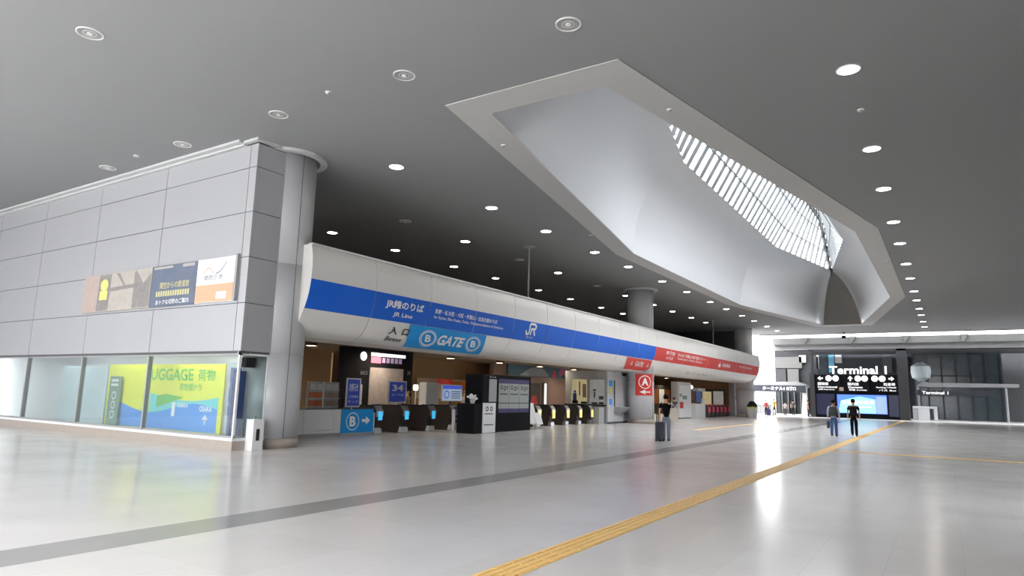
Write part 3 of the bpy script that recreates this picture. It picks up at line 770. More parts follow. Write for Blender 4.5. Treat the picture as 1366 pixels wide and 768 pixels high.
# ------------------------------------------------------------------ tactile paving
def tactile(x0, x1, y0, y1, label, ridge_to):
    t = thing('tactile_paving', label, 'tactile paving', ((x0+x1)/2, (y0+y1)/2, 0), 'yellow tactile paving strips')
    obj('base', B(x0, x1, y0, y1, -0.005, 0.004), 'yellow', t)
    bm = bmesh.new(); along_y = (y1-y0) > (x1-x0); a0, a1 = (y0, y1) if along_y else (x0, x1); c0, c1 = (x0, x1) if along_y else (y0, y1)
    a = a0+0.02
    while a < min(a1-0.28, ridge_to):
        for i in range(4):
            c = c0+(i+0.5)*(c1-c0)/4
            if along_y: box(bm, c-0.017, c+0.017, a, a+0.27, 0.004, 0.009)
            else: box(bm, a, a+0.27, c-0.017, c+0.017, 0.004, 0.009)
        a += 0.3
    obj('ridges', bm, 'yellow', t)
tactile(-3.74, -3.39, -2, Y1-0.5, 'long yellow tactile strip running across the floor towards the far sign', 40)
tactile(-3.39, 15.8, 25.05, 25.35, 'short yellow tactile branch at the right edge of the floor', 3)
tactile(-11.25, -10.95, 35, 58, 'distant pale yellow tactile strip in front of the fascia', 34)

# ------------------------------------------------------------------ ticket gates and what stands around them
XG = -18.0
# white low barrier with grey kick base
t = thing('low_barrier', 'scuffed white low barrier wall beside the corner column', 'barrier', (XG, 15.2, 0))
bm = bmesh.new()
for a, b in ((13.3, 15.2), (15.22, 16.5), (16.51, 16.86)): box(bm, XG-0.14, XG, a, b, 0.12, 0.93, 0.004)
obj('panel', bm, 'white_paint', t); obj('kick_base', B(XG-0.12, XG-0.015, 13.3, 16.86, 0, 0.12), 'mgrey', t)
obj('top_rail', B(XG-0.16, XG+0.02, 13.3, 16.86, 0.93, 0.96, 0.005), 'dgrey', t)
obj('scrape_mark', B(XG-0.001, XG+0.003, 15.8, 16.45, 0.22, 0.235), 'mgrey', t)
t = thing('gate_sign', 'light blue sign panel with a circled B and a right arrow at the gates', 'sign', (XG+0.01, 17.7, 0.1))
obj('panel', B(XG-0.08, XG+0.01, 16.88, 18.46, 0.1, 0.93), 'cyan', t); obj('kick_base', B(XG-0.08, XG-0.015, 16.88, 18.5, 0, 0.1), 'mgrey', t)
f = on_x(XG+0.016)
decal(uv_ring(17.42, 0.50, 0.285, 0.315), f, 'ring', 'white', t)
txt_x('B', 0.36, XG+0.016, 17.42, 0.50, 'white', t, bold=0.045, width=0.3)
decal(arrow_uv(18.08, 0.52, 0.42, 0.30), f, 'arrow', 'white', t)
obj('edge_rail', B(XG-0.08, XG+0.03, 18.46, 18.5, 0.1, 0.8), 'white_paint', t)

M['ind_b'] = mat('blue_indicator', rgb(70, 185, 235), 0.4, emit=0.7); M['ind_y'] = mat('yellow_indicator', rgb(250, 226, 135), 0.4, emit=0.7)
def gate(y, kind, label, XG=-18.0):
    """a ticket gate: a long cabinet across the passage line, its end towards the hall"""
    t = thing('ticket_gate', label, 'ticket gate', (XG-0.9, y, 0), 'automatic ticket gates under the fascia')
    x1 = XG+0.05; x0 = XG-1.75; w2 = 0.17
    bm = bmesh.new(); prism(bm, [(x0, 0.0), (x1-0.22, 0.0), (x1-0.10, 0.10), (x1-0.16, 0.45), (x1, 0.62), (x1, 0.90), (x1-0.12, 1.03), (x0+0.1, 1.03), (x0, 0.9)], 'y', y-w2, y+w2)
    obj('cabinet', bm, 'dark', t)
    obj('top_cover', B(x0+0.1, x1-0.14, y-w2-0.01, y+w2+0.01, 1.03, 1.06, 0.008), 'black', t)
    obj('front_cap', prism(bmesh.new(), [(x1, 0.64), (x1+0.05, 0.68), (x1+0.05, 0.86), (x1-0.10, 1.05), (x1-0.14, 1.04), (x1-0.01, 0.88)], 'y', y-w2-0.005, y+w2+0.005), 'steel', t)
    obj('indicator_panel', B(x1+0.05, x1+0.062, y-0.11, y+0.11, 0.52, 0.84) if kind == 'b' else B(x1+0.05, x1+0.062, y-0.15, y+0.13, 0.40, 0.80), 'ind_b' if kind == 'b' else 'ind_y', t)
    obj('foot_plate', prism(bmesh.new(), [(x1-0.22, 0.02), (x1-0.02, 0.02), (x1-0.02, 0.2), (x1-0.15, 0.24)], 'y', y-w2-0.004, y+w2+0.004), 'lgrey' if kind == 'b' else 'steel', t)
    for dx in (-0.55, -1.2):                       # flap doors across the passage
        obj('flap_door', prism(bmesh.new(), [(y+w2, 0.60), (y+w2+0.24, 0.63), (y+w2+0.24, 0.80), (y+w2, 0.86)], 'x', x1+dx-0.015, x1+dx+0.015), 'maroon' if kind == 'y' else 'black', t)
    obj('card_reader', box(bmesh.new(), x1-0.42, x1-0.2, y-0.1, y+0.1, 1.06, 1.085, 0.008), 'navy', t)
    return t
for y, l in ((18.72, 'entrance gate with blue indicator beside the circled B panel'), (20.2, 'entrance gate with blue indicator below the blue 34 sign'),
             (21.85, 'entrance gate with blue indicator left of the wide blue sheeted gate'), (23.3, 'gate partly covered by a white and blue sheet')):
    gate(y, 'b', l)
t = thing('sheeted_board', 'white framed board with blue picture in front of the last entrance gate', 'sign board', (-17.6, 23.4, 0))
obj('panel', B(-17.62, -17.58, 22.85, 23.95, 0.35, 1.02, 0.01), 'navy', t)
obj('frame', B(-17.66, -17.56, 22.75, 24.1, 0.12, 0.34, 0.02), 'white_paint', t)
txt_x('JR', 0.26, -17.575, 23.15, 0.80, 'white', t, bold=0.03, width=0.45); txt_x('のりば', 0.16, -17.575, 23.2, 0.5, 'white', t, width=0.55)
for y in (22.82, 24.03): obj('leg', B(-17.68, -17.52, y-0.02, y+0.02, 0, 0.9), 'white_paint', t)
for y, l in ((29.5, 'exit gate with yellow indicator half hidden by the white leaflet board'), (30.95, 'exit gate with yellow indicator, second of the four yellow ones'),
             (32.55, 'exit gate with yellow indicator, third of the yellow ones'), (34.05, 'exit gate with yellow indicator, fourth of the yellow ones')):
    gate(y, 'y', l, -17.4)
gate(35.5, 'y', 'exit gate with yellow indicator beside the low grey partition', -17.4)
t = obj('low_partition', box(bmesh.new(), -17.5, -17.0, 35.75, 36.45, 0, 0.96, 0.01), 'mgrey'); tag(t, 'low dark grey partition between the exit gates and the booth', 'partition')

# price and notice stands behind the barrier
def notice(name, y0, y1, z0, z1, x, m, label, head, lines, cat='sign board'):
    t = thing(name, label, cat, (x, (y0+y1)/2, 0))
    obj('panel', box(bmesh.new(), x-0.03, x, y0, y1, z0, z1, 0.004), 'white_paint', t)
    decal(uv_rect(y0+0.05, y1-0.05, z0+0.05, z1-0.05), on_x(x+0.004), 'blue_field', m, t)
    if head: txt_x(head, (z1-z0)*0.30, x+0.009, (y0+y1)/2, z0+(z1-z0)*0.68, 'white', t, bold=0.03, width=(y1-y0)*0.62)
    for k, s_ in enumerate(lines): txt_x(s_, 0.10, x+0.009, (y0+y1)/2, z0+(z1-z0)*(0.36-0.17*k), 'white', t, width=(y1-y0)*0.7)
    bm = bmesh.new(); cyl(bm, (x-0.05, (y0+y1)/2), 0.025, 0.03, z0+0.1, 10); cyl(bm, (x-0.05, (y0+y1)/2), 0.2, 0, 0.03, 20)
    obj('stand', bm, 'steel', t)
    return t
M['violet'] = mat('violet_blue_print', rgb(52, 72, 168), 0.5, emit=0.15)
notice('departure_notice', 17.62, 18.34, 0.98, 2.05, -18.62, 'violet', 'tall white-edged blue notice stand above the circled B panel', 'お知らせ', ['ご利用案内', 'きっぷ', '↓ こちら'])
notice('platform_notice', 20.75, 21.85, 1.12, 2.03, -19.45, 'violet', 'blue notice stand with a large white 34', '34', ['番のりば'])
t = thing('grey_cabinet_display', 'blue and white information screen beside a grey rounded cabinet behind the gates', 'screen', (-19.0, 23.6, 0))
obj('cabinet', box(bmesh.new(), -20.4, -19.95, 23.75, 24.68, 0.0, 2.04, 0.1), 'lgrey', t)
obj('display', box(bmesh.new(), -19.84, -19.78, 24.7, 26.25, 1.2, 1.96, 0.01), 'ban_p', t)
M['scr'] = mat('screen_light_blue', rgb(176, 200, 230), 0.4, emit=0.35); M['scrb'] = mat('screen_blue', rgb(35, 75, 205), 0.4, emit=0.5)
decal(uv_rect(24.74, 26.21, 1.23, 1.76), on_x(-19.775), 'screen_face', 'scr', t); decal(uv_rect(24.74, 26.21, 1.76, 1.93), on_x(-19.775), 'screen_header', 'scrb', t)
decal(uv_ring(25.04, 1.5, 0.14, 0.19), on_x(-19.77), 'icon_ring', 'scrb', t)
decal([q for k in range(4) for q in uv_rect(25.4, 26.1, 1.32+0.1*k, 1.36+0.1*k)], on_x(-19.77), 'text_rows', 'navy', t)
obj('screen_stand', B(-19.9, -19.85, 25.4, 25.5, 0, 1.9), 'dgrey', t)

# black cabinets with posters
t = thing('leaflet_kiosk', 'black kiosk with glass case above a white poster front', 'kiosk', (-16.3, 22.7, 0))
KX = -15.87
obj('side_block', B(KX-0.9, KX-0.03, 21.95, 22.5, 0, 1.19, 0.01), 'black', t)
obj('front_poster', B(KX-0.04, KX, 22.52, 23.42, 0.02, 1.22, 0.004), 'white_paint', t)
decal(uv_ring(22.8, 0.98, 0.05, 0.1)+uv_ring(23.1, 0.98, 0.05, 0.1)+uv_rect(22.62, 23.22, 0.76, 0.80)+uv_rect(22.58, 23.28, 0.32, 0.36), on_x(KX+0.004), 'print', 'dgrey', t)
obj('cabinet', B(KX-0.95, KX-0.05, 22.52, 23.62, 0, 2.38, 0.01), 'black', t)
obj('glass_case', B(KX-0.045, KX-0.03, 22.95, 23.5, 1.27, 2.2, 0.004), 'mgrey', t)
txt_x('きっぷ', 0.08, KX-0.03, 23.2, 2.29, 'white', t, width=0.45)
t = thing('timetable_case', 'wide black display case with three pale timetable posters and purple bands', 'display case', (-16.3, 25.2, 0))
TX = -16.1
obj('cabinet', B(TX-0.35, TX, 23.72, 26.6, 0, 2.40, 0.02), 'black', t)
M['purple_band'] = mat('purple_print', rgb(44, 36, 92), 0.5)
M['poster_grey'] = mat('timetable_paper', rgb(150, 156, 152), 0.5, var=0.05)
for k in range(3):
    a = 23.95+0.83*k; b = a+0.81
    p = decal(uv_rect(a, b, 0.98, 2.2), on_x(TX+0.006), 'timetable', 'poster_grey', t)
    decal(uv_rect(a, b, 2.05, 2.24), on_x(TX+0.01), 'upper_band', 'purple_band', p); decal(uv_rect(a, b, 0.8, 0.98), on_x(TX+0.01), 'lower_band', 'purple_band', p)
    decal(uv_ring(a+0.2, 1.88, 0.05, 0.1)+uv_ring(a+0.45, 1.84, 0.05, 0.1)+uv_ring(a+0.65, 1.88, 0.04, 0.08)+uv_rect(a+0.08, a+0.72, 1.57, 1.62)+uv_rect(a+0.0, a+0.8, 1.19, 1.23), on_x(TX+0.01), 'print', 'dgrey', p)
t = thing('leaflet_stand', 'white sloping leaflet board on feet right of the black display case', 'sign board', (-16.7, 27.6, 0))
obj('board', prism(bmesh.new(), [(-16.85, 1.2), (-16.77, 1.2), (-16.5, 0.25), (-16.6, 0.21)], 'y', 27.3, 27.95), 'white_paint', t)
obj('lower_tray', prism(bmesh.new(), [(-16.9, 0.7), (-16.65, 0.75), (-16.45, 0.2), (-16.7, 0.15)], 'y', 27.8, 28.4), 'white_paint', t)
for y in (27.35, 27.9, 28.36): obj('foot', tube(tube(bmesh.new(), (-17.0, y, 0.02), (-16.4, y, 0.02), 0.02), (-16.7, y, 0.02), (-16.75, y, 0.6), 0.02), 'steel', t)
# potted white flowers on the kiosk block
t = thing('flower_pot', 'white bouquet standing on the black kiosk block', 'flowers', (-16.2, 22.22, 1.19))
obj('pot', lathe(bmesh.new(), (-16.2, 22.22, 1.19), [(0.08, 0), (0.11, 0.1), (0.12, 0.14)], 16), 'white_paint', t)
bm = bmesh.new()
for k in range(26):
    a = random.random()*2*PI; r = random.random()*0.2; z = 1.35+random.random()*0.22*(1-r*2)
    c = Vector((-16.2+r*math.cos(a), 22.22+r*math.sin(a)*1.2, z))
    r_ = bmesh.ops.create_icosphere(bm, subdivisions=1, radius=0.05); [setattr(v, 'co', v.co+c) for v in r_['verts']]
petals = obj('petals', bm, 'white', t); petals['kind'] = 'stuff'

# dark route map and departure board
BX = -21.0
t = thing('departure_board', 'tall black departure board with lit header, pink display and pale route map', 'information board', (BX, 21.8, 0))
obj('frame', B(BX-0.3, BX, 19.6, 23.95, 0.0, 3.42, 0.02), 'black', t)
M['pink_led'] = mat('pink_display', rgb(235, 95, 115), 0.4, emit=0.9); M['led'] = mat('pale_display', rgb(150, 130, 165), 0.4, emit=0.5)
M['map'] = mat('faded_route_map', rgb(150, 140, 138), 0.5, var=0.35, scale=3.5)
hd = obj('lit_header', B(BX, BX+0.02, 21.2, 23.4, 3.10, 3.24), 'sky_white', t)
obj('pink_display', B(BX, BX+0.02, 21.2, 21.8, 2.80, 3.06), 'pink_led', t)
for k in range(5): obj('departure_column', B(BX, BX+0.02, 21.9+0.27*k, 22.08+0.27*k, 2.83, 3.05), 'led', t)
obj('route_map', B(BX, BX+0.02, 21.15, 23.3, 0.98, 2.6), 'map', t)
decal(uv_disc(20.74, 3.06, 0.19), on_x(BX+0.01), 'clock_face', 'sky_white', t)
decal(uv_stroke([(20.74, 3.06), (20.74, 3.2)], 0.02)+uv_stroke([(20.74, 3.06), (20.84, 3.06)], 0.02), on_x(BX+0.015), 'clock_hands', 'black_ink', t)
txt_x('24', 0.18, BX+0.01, 23.68, 2.45, 'mgrey', t, width=0.22); txt_x('出口', 0.16, BX+0.01, 20.8, 2.35, 'mgrey', t, width=0.4)
obj('side_notice', B(BX, BX+0.03, 20.35, 20.75, 1.0, 1.85), 'lgrey', t)
# pamphlet racks
def rack(y, label, strip):
    x = -19.4
    t = thing('pamphlet_rack', label, 'pamphlet rack', (x, y, 0), 'pamphlet racks behind the low barrier')
    obj('panel', B(x-0.05, x, y-0.36, y+0.36, 0.9, 1.88, 0.01), 'lgrey', t)
    for k in range(3):
        obj('shelf', B(x, x+0.08, y-0.34, y+0.34, 0.98+0.3*k, 1.0+0.3*k), 'white_paint', t)
        for i in range(2): obj('leaflets', B(x+0.01, x+0.05, y-0.3+0.31*i, y-0.02+0.31*i, 1.0+0.3*k, 1.2+0.3*k), strip if k < 2 else 'white_paint', t)
    obj('base', B(x-0.25, x+0.1, y-0.34, y+0.34, 0, 0.9, 0.01), 'dgrey', t)
M['orange_print'] = mat('orange_print', rgb(215, 120, 80), 0.6)
rack(16.85, 'pamphlet rack with orange leaflets behind the white low barrier', 'orange_print')
rack(17.62+0.0, 'pamphlet rack with grey-pink leaflets left of the tall blue notice', 'col1')
t = obj('blue_side_panel', B(-19.0, -18.9, 14.9, 15.45, 0.0, 2.1), 'navy'); tag(t, 'narrow blue panel just right of the corner column', 'panel')
# brown display cabinets and light on the wall at left of the board
t = thing('wall_cabinet', 'pale brown wall panel left of the departure board', 'wall panel', (-22.5, 19.0, 0))
obj('panel', B(-22.6, -22.5, 20.4, 21.3, 0.5, 3.2), 'brown', t)
# lamp post and counter behind the gates
t = thing('counter_lamp', 'small white lamp on a thin post behind the entrance gates', 'lamp', (-19.6, 22.62, 0))
obj('post', cyl(bmesh.new(), (-19.6, 22.62), 0.02, 0.05, 1.65, 10), 'steel', t); obj('base', cyl(bmesh.new(), (-19.6, 22.62), 0.15, 0, 0.05, 20), 'steel', t)
obj('lamp_shade', lathe(bmesh.new(), (-19.6, 22.62, 1.65), [(0.09, 0), (0.12, 0.06), (0.12, 0.2), (0.09, 0.26)], 16), 'sky_white', t)
# framed poster on the brown wall behind
t = thing('brown_notice_frame', 'orange-brown notice in a pale frame on the brown wall behind the screen', 'notice', (-25.9, 33, 1.4))
obj('frame', B(-26.98, -26.92, 31.2, 36.6, 1.2, 2.42), 'beige', t); M['rust'] = mat('rust_print', rgb(165, 92, 30), 0.6)
obj('print', B(-26.92, -26.9, 33.6, 36.4, 1.3, 2.3), 'rust', t); obj('red_header', B(-26.92, -26.89, 33.0, 34.6, 2.1, 2.42), 'red', t)
# mural above the exit gates
t = thing('mural', 'blue mural with a pink tree high on the wall above the exit gates', 'mural', (-24.8, 41.6, 2.8))
M['mural_b'] = mat('mural_blue', rgb(46, 80, 104), 0.6, var=0.4, scale=1.2); M['mural_p'] = mat('mural_pink', rgb(165, 85, 125), 0.6, var=0.2); M['mural_w'] = mat('mural_pale', rgb(135, 145, 155), 0.6, var=0.3, scale=2)
obj('board', B(-24.99, -24.9, 38.1, 47.3, 2.86, 3.6), 'mural_b', t)
fm = on_x(-24.89)
decal([[(39.6+0.1*i, 2.9) for i in (0, 40)]+[(43.6, 3.05), (42.9, 3.42), (42.0, 3.55), (41.0, 3.45), (40.1, 3.1)]], fm, 'pale_dome', 'mural_w', t)
decal(uv_disc(45.9, 3.3, 0.28, su=2.6), on_x(-24.885), 'pink_crown', 'mural_p', t); decal(uv_rect(45.8, 46.0, 2.88, 3.15), on_x(-24.88), 'tree_trunk', 'black', t)
decal([[(44.2, 2.9), (44.8, 2.9), (44.6, 3.4), (44.4, 3.4)]], on_x(-24.885), 'red_figure', 'red', t)
struct('wall_mural', B(-26.9, -25.0, 37.0, 48.5, 0, 3.6), 'maroon') if False else None
M['taupe'] = mat('taupe_wall', rgb(112, 92, 84), 0.7)
struct('wall_office', B(-25.3, -25.02, 36.5, 55, 0, 3.62), 'taupe')
t = thing('lit_doorway', 'narrow bright vertical light strip on the wall behind the exit gates', 'light', (-24.9, 43.9, 0.2))
obj('light_strip', B(-24.98, -24.94, 43.2, 43.45, 0.9, 2.4), 'sky_white', t); obj('frame', B(-24.99, -24.95, 42.9, 43.15, 0.1, 2.5), 'dark', t)
t = thing('poster_figure', 'dark poster with a red garment shape behind the exit gates', 'poster', (-24.9, 41.8, 0.8))
obj('board', B(-24.98, -24.94, 40.9, 42.5, 0.8, 2.4), 'dark', t); decal([[(41.2, 0.9), (42.2, 0.9), (42.0, 1.5), (41.4, 1.5)]], on_x(-24.93), 'red_shape', 'redcloth', t)
# office windows with people behind the gates
t = thing('office_window', 'bright office window pair facing the camera behind the exit gates', 'window', (-18.4, 36.8, 0))
M['office'] = mat('lit_office_wall', rgb(205, 190, 145), 0.6, var=0.25, scale=2.5, emit=0.5); M['office2'] = mat('lit_office_shelves', rgb(170, 170, 165), 0.6, var=0.35, scale=4, emit=0.4)
WY = 36.82
obj('wall_face', B(-19.75, -16.97, WY-0.08, WY, 2.58, 3.1), 'mgrey', t); obj('wall_below', B(-19.75, -16.97, WY-0.08, WY, 0, 1.12), 'mgrey', t)
bm = bmesh.new()
for x0, x1 in ((-19.75, -19.36), (-18.27, -18.12), (-17.12, -16.97)): box(bm, x0, x1, WY-0.08, WY, 1.12, 2.58)
obj('mullion', bm, 'mgrey', t)
r1 = obj('lit_room', B(-19.36, -18.27, WY-0.012, WY-0.002, 1.12, 2.58), 'office', t); r2 = obj('lit_room_shelves', B(-18.12, -17.12, WY-0.012, WY-0.002, 1.12, 2.58), 'office2', t)
decal(uv_rect(-19.25, -19.0, 1.3, 1.75)+uv_disc(-19.12, 1.84, 0.08), on_y(WY-0.02), 'seated_figure', 'navy', r1)
decal(uv_rect(-18.85, -18.75, 1.6, 2.45)+uv_rect(-18.6, -18.35, 1.5, 2.3), on_y(WY-0.02), 'hanging_papers', 'beige', r1)
decal(uv_rect(-17.9, -17.7, 1.9, 2.0)+uv_rect(-17.85, -17.75, 1.5, 1.85)+uv_rect(-17.5, -17.2, 1.4, 1.6), on_y(WY-0.02), 'office_shapes', 'slate', r2)
decal(uv_rect(-19.3, -18.9, 1.13, 1.3)+uv_rect(-18.7, -18.3, 1.13, 1.25)+uv_rect(-18.0, -17.6, 1.13, 1.22)+uv_rect(-17.5, -17.2, 1.13, 1.24), on_y(WY-0.022), 'dark_equipment', 'black', r1)
obj('pane', B(-19.36, -17.12, WY-0.06, WY-0.05, 1.12, 2.58), 'glass', t)
obj('counter', B(-19.7, -17.0, WY-0.3, WY-0.09, 1.04, 1.1, 0.005), 'black', t)

# grey booth left of the A column
t = thing('ticket_booth', 'grey staffed booth with a service window and shelf left of the A column', 'booth', (-17.6, 39, 0))
obj('wall', B(-19.0, -16.95, 36.85, 39.2, 0.1, 3.10), 'lgrey', t); obj('side_wall', B(-19.0, -17.0, 39.2, 41.2, 0.1, 3.12), 'lgrey', t); obj('kick_base', B(-18.98, -16.97, 36.87, 41.18, 0, 0.1), 'dgrey', t)
M['win_dim'] = mat('booth_window_view', rgb(165, 160, 165), 0.3, var=0.3, scale=5, emit=0.25)
w_ = obj('service_window', B(-16.95, -16.93, 37.85, 39.0, 1.1, 2.5), 'win_dim', t); obj('window_frame', B(-16.95, -16.92, 37.75, 37.85, 1.0, 2.55), 'dgrey', w_)
obj('shelf', prism(bmesh.new(), [(-16.95, 0.98), (-16.55, 0.98), (-16.55, 0.93), (-16.8, 0.62), (-16.95, 0.6)], 'y', 37.75, 39.9), 'mgrey', t)
for z, m_ in ((2.2, 'cyan'), (1.75, 'yelgrn'), (1.1, 'ban_b')): obj('sticker', B(-16.95, -16.925, 37.05, 37.45, z, z+0.35), m_, t)
obj('notice', B(-16.95, -16.93, 39.55, 39.95, 1.7, 1.95), 'ban_p', t); obj('notice', B(-16.95, -16.93, 39.98, 40.3, 1.62, 1.85), 'scr', t)
obj('security_camera', lathe(bmesh.new(), (-16.8, 38.95, 2.85), [(0.02, 0), (0.12, 0.05), (0.14, 0.14), (0.14, 0.2)], 16), 'black', t)
# red A sign wraps the column front
t = thing('gate_sign', 'red sign with a circled A and a left arrow on the round column', 'sign', (-15.3, 39.4, 1.7))
def colx(y, off): return -16.12+math.sqrt(max(0.0, (0.81+off)**2-(y-39.95)**2))
bm = bmesh.new(); ys = [39.16+i*0.1 for i in range(15)]
def col_uv(u, v, off):                            # u along the arc of the column
    a = u/(0.81+off); return (-16.12+(0.81+off)*math.cos(a), 39.95+(0.81+off)*math.sin(a), v)
def patch(u0, u1, v0, v1, off, name, m, parent, n=14):
    bm = bmesh.new(); rows = [[bm.verts.new(col_uv(u0+(u1-u0)*i/n, v, off)) for v in (v0, v1)] for i in range(n+1)]
    for a, b in zip(rows, rows[1:]): bm.faces.new((a[0], b[0], b[1], a[1]))
    return obj(name, bm, m, parent, smooth=True)
A0 = -0.70
bm.free()
patch(A0-0.62, A0+0.58, 1.70, 3.02, 0.015, 'panel', 'red', t)
f = lambda u, v: col_uv(u, v, 0.025)
decal(uv_ring(A0-0.02, 2.52, 0.36, 0.41), f, 'ring', 'white', t)
placed(text_mesh('A', 0.46, bold=0.045, width=0.44), lambda u, v: col_uv(A0-0.02+u, 2.54+v, 0.025), 'lettering', 'white', t)
ar = [q for i in range(12) for q in uv_rect(A0-0.02+i*0.03, A0-0.02+(i+1)*0.03, 1.88, 1.96)]
for i in range(10):
    u0 = A0-0.37+i*0.036; h0, h1 = 0.14*i/10, 0.14*(i+1)/10
    ar.append([(u0, 1.92-h0), (u0+0.036, 1.92-h1), (u0+0.036, 1.92+h1), (u0, 1.92+h0)])
decal(ar, f, 'arrow', 'white', t)

# white fire box against the corner column
t = thing('white_box', 'small white upright box with a dark label at the foot of the corner column', 'box', (-15.6, 11.65, 0))
obj('case', box(bmesh.new(), -15.52, -15.22, 11.25, 11.58, 0, 0.80, 0.01), 'white_paint', t)
obj('label_plate', B(-15.22, -15.212, 11.35, 11.45, 0.25, 0.55), 'dark', t)
obj('green_lamp', B(-15.45, -15.40, 11.4, 11.45, 0.80, 0.88), 'sage', t)

# right of the A column
t = thing('white_machine_block', 'tall pale grey ticket machine block with notices beyond the A column', 'machine', (-17.9, 52, 0))
obj('cabinet', B(-18.15, -17.62, 51.2, 54.4, 0.08, 2.85, 0.02), 'lgrey', t); obj('front_panel', B(-17.62, -17.56, 51.4, 54.3, 0.08, 2.6), 'white_paint', t)
obj('base', B(-18.1, -17.6, 51.25, 54.35, 0, 0.08), 'dgrey', t)
obj('green_notice', B(-17.56, -17.54, 52.2, 53.2, 1.5, 1.8), 'sage', t); obj('red_notice', B(-17.56, -17.54, 51.5, 52.3, 0.8, 1.3), 'red', t)
obj('notice', B(-17.56, -17.54, 51.5, 52.0, 1.7, 1.95), 'mgrey', t)
obj('lit_sign_lamp', lathe(bmesh.new(), (-17.75, 54.66, 2.3), [(0.05, 0), (0.2, 0.08), (0.26, 0.2), (0.2, 0.33), (0.05, 0.4)], 16), 'sky_white', t)
t = thing('ticket_counter', 'white counter with a blue screen beside the pale machine block', 'counter', (-18, 56, 0))
obj('counter', B(-18.5, -17.5, 55.3, 57.9, 0, 1.15, 0.02), 'white_paint', t); obj('screen', B(-17.6, -17.5, 55.4, 56.9, 1.3, 2.2), 'navy', t)
obj('post', B(-17.62, -17.5, 57.0, 57.8, 1.15, 1.6), 'white_paint', t); obj('hood', B(-18.0, -17.5, 56.0, 58.0, 2.2, 2.45), 'lgrey', t)
def rgate(y, label):
    t = thing('red_ticket_gate', label, 'ticket gate', (-17.5, y, 0), 'red ticket gates at the far end')
    obj('cabinet', prism(bmesh.new(), [(-19.2, 0), (-17.55, 0), (-17.4, 0.1), (-17.4, 0.75), (-17.55, 1.02), (-19.2, 1.02)], 'y', y-0.2, y+0.2), 'dgrey', t)
    obj('front_panel', B(-17.41, -17.37, y-0.28, y+0.28, 0.42, 0.88), 'redpink', t); obj('top_cover', B(-19.1, -17.55, y-0.21, y+0.21, 1.02, 1.06), 'redpink', t)
M['redpink'] = mat('crimson_gate_panel', rgb(190, 45, 80), 0.4, emit=0.1)
for k in range(6): rgate(58.7+1.25*k, '%s crimson ticket gate from the left at the far end' % ORD[k].replace('nearest', 'first'))
t = thing('ticket_machine_wall', 'row of dim yellow lit ticket machines behind the crimson gates', 'ticket machines', (-23, 75, 0)) if False else None
for k, (y, c) in enumerate(((62.0, 'office'), (64.5, 'yelgrn'))):
    pass
t = thing('yellow_wall_display', 'dim yellow shop display on the far wall behind the crimson ticket gates', 'display', (-19.9, 68.3, 0.8))
obj('frame', B(-21.0, -18.7, 68.28, 68.39, 0.3, 2.5), 'dark', t); obj('lit_panel', B(-20.9, -20.0, 68.25, 68.28, 0.9, 2.3), 'office', t); obj('lit_panel', B(-19.8, -18.8, 68.25, 68.28, 0.9, 2.35), 'office2', t)
t = thing('orange_wall_display', 'dim orange and pale posters deep inside behind the person in black', 'display', (-24.0, 65, 0.0))
obj('frame', B(-24.3, -24.1, 62.5, 68.2, 0.0, 2.8), 'dark', t)
for k in range(3): obj('poster', B(-24.1, -24.07, 62.8+1.7*k, 64.2+1.7*k, 1.0, 2.4), 'rust' if k % 2 == 0 else 'office2', t)
t = thing('yellow_vending_machine', 'white and yellow standing machine partly hidden by the A column', 'machine', (-17.8, 44.8, 0))
obj('cabinet', box(bmesh.new(), -18.1, -17.4, 44.3, 45.3, 0, 1.7, 0.02), 'white_paint', t); obj('yellow_front', B(-17.4, -17.37, 44.6, 45.3, 0.3, 1.1), 'ban_y', t)
t = thing('grey_end_wall_panel', 'grey service panel beside the last column', 'panel', (-17.4, 67.2, 0))
obj('panel', B(-17.7, -17.2, 66.2, 68.3, 0, 3.2), 'mgrey', t); obj('pale_notice', B(-17.2, -17.15, 66.4, 67.1, 0.2, 1.6), 'white_paint', t)
t = thing('planter', 'round pale planter with a dark rounded bush in front of the last column', 'planter', (-14.95, 63.6, 0))
obj('pot', lathe(bmesh.new(), (-14.95, 63.6, 0), [(0.35, 0), (0.42, 0.3), (0.45, 0.8), (0.42, 0.82)], 24), 'lgrey', t)
obj('rim', ring_flat(bmesh.new(), (-14.95, 63.6), 0.38, 0.47, 0.8, 0.95, 24), 'yelgrn', t)
M['leaf'] = mat('dark_foliage', (0.02, 0.03, 0.02), 0.8, var=0.4, scale=20)
bm = bmesh.new()
for k in range(60):
    a = random.random()*2*PI; e = random.random()*PI/2; r = 0.36
    c = Vector((-14.95+r*math.cos(a)*math.cos(e), 63.6+r*math.sin(a)*math.cos(e), 0.95+0.45*math.sin(e)))
    r_ = bmesh.ops.create_icosphere(bm, subdivisions=1, radius=0.11); [setattr(v, 'co', v.co+c) for v in r_['verts']]
obj('foliage', bm, 'leaf', t)

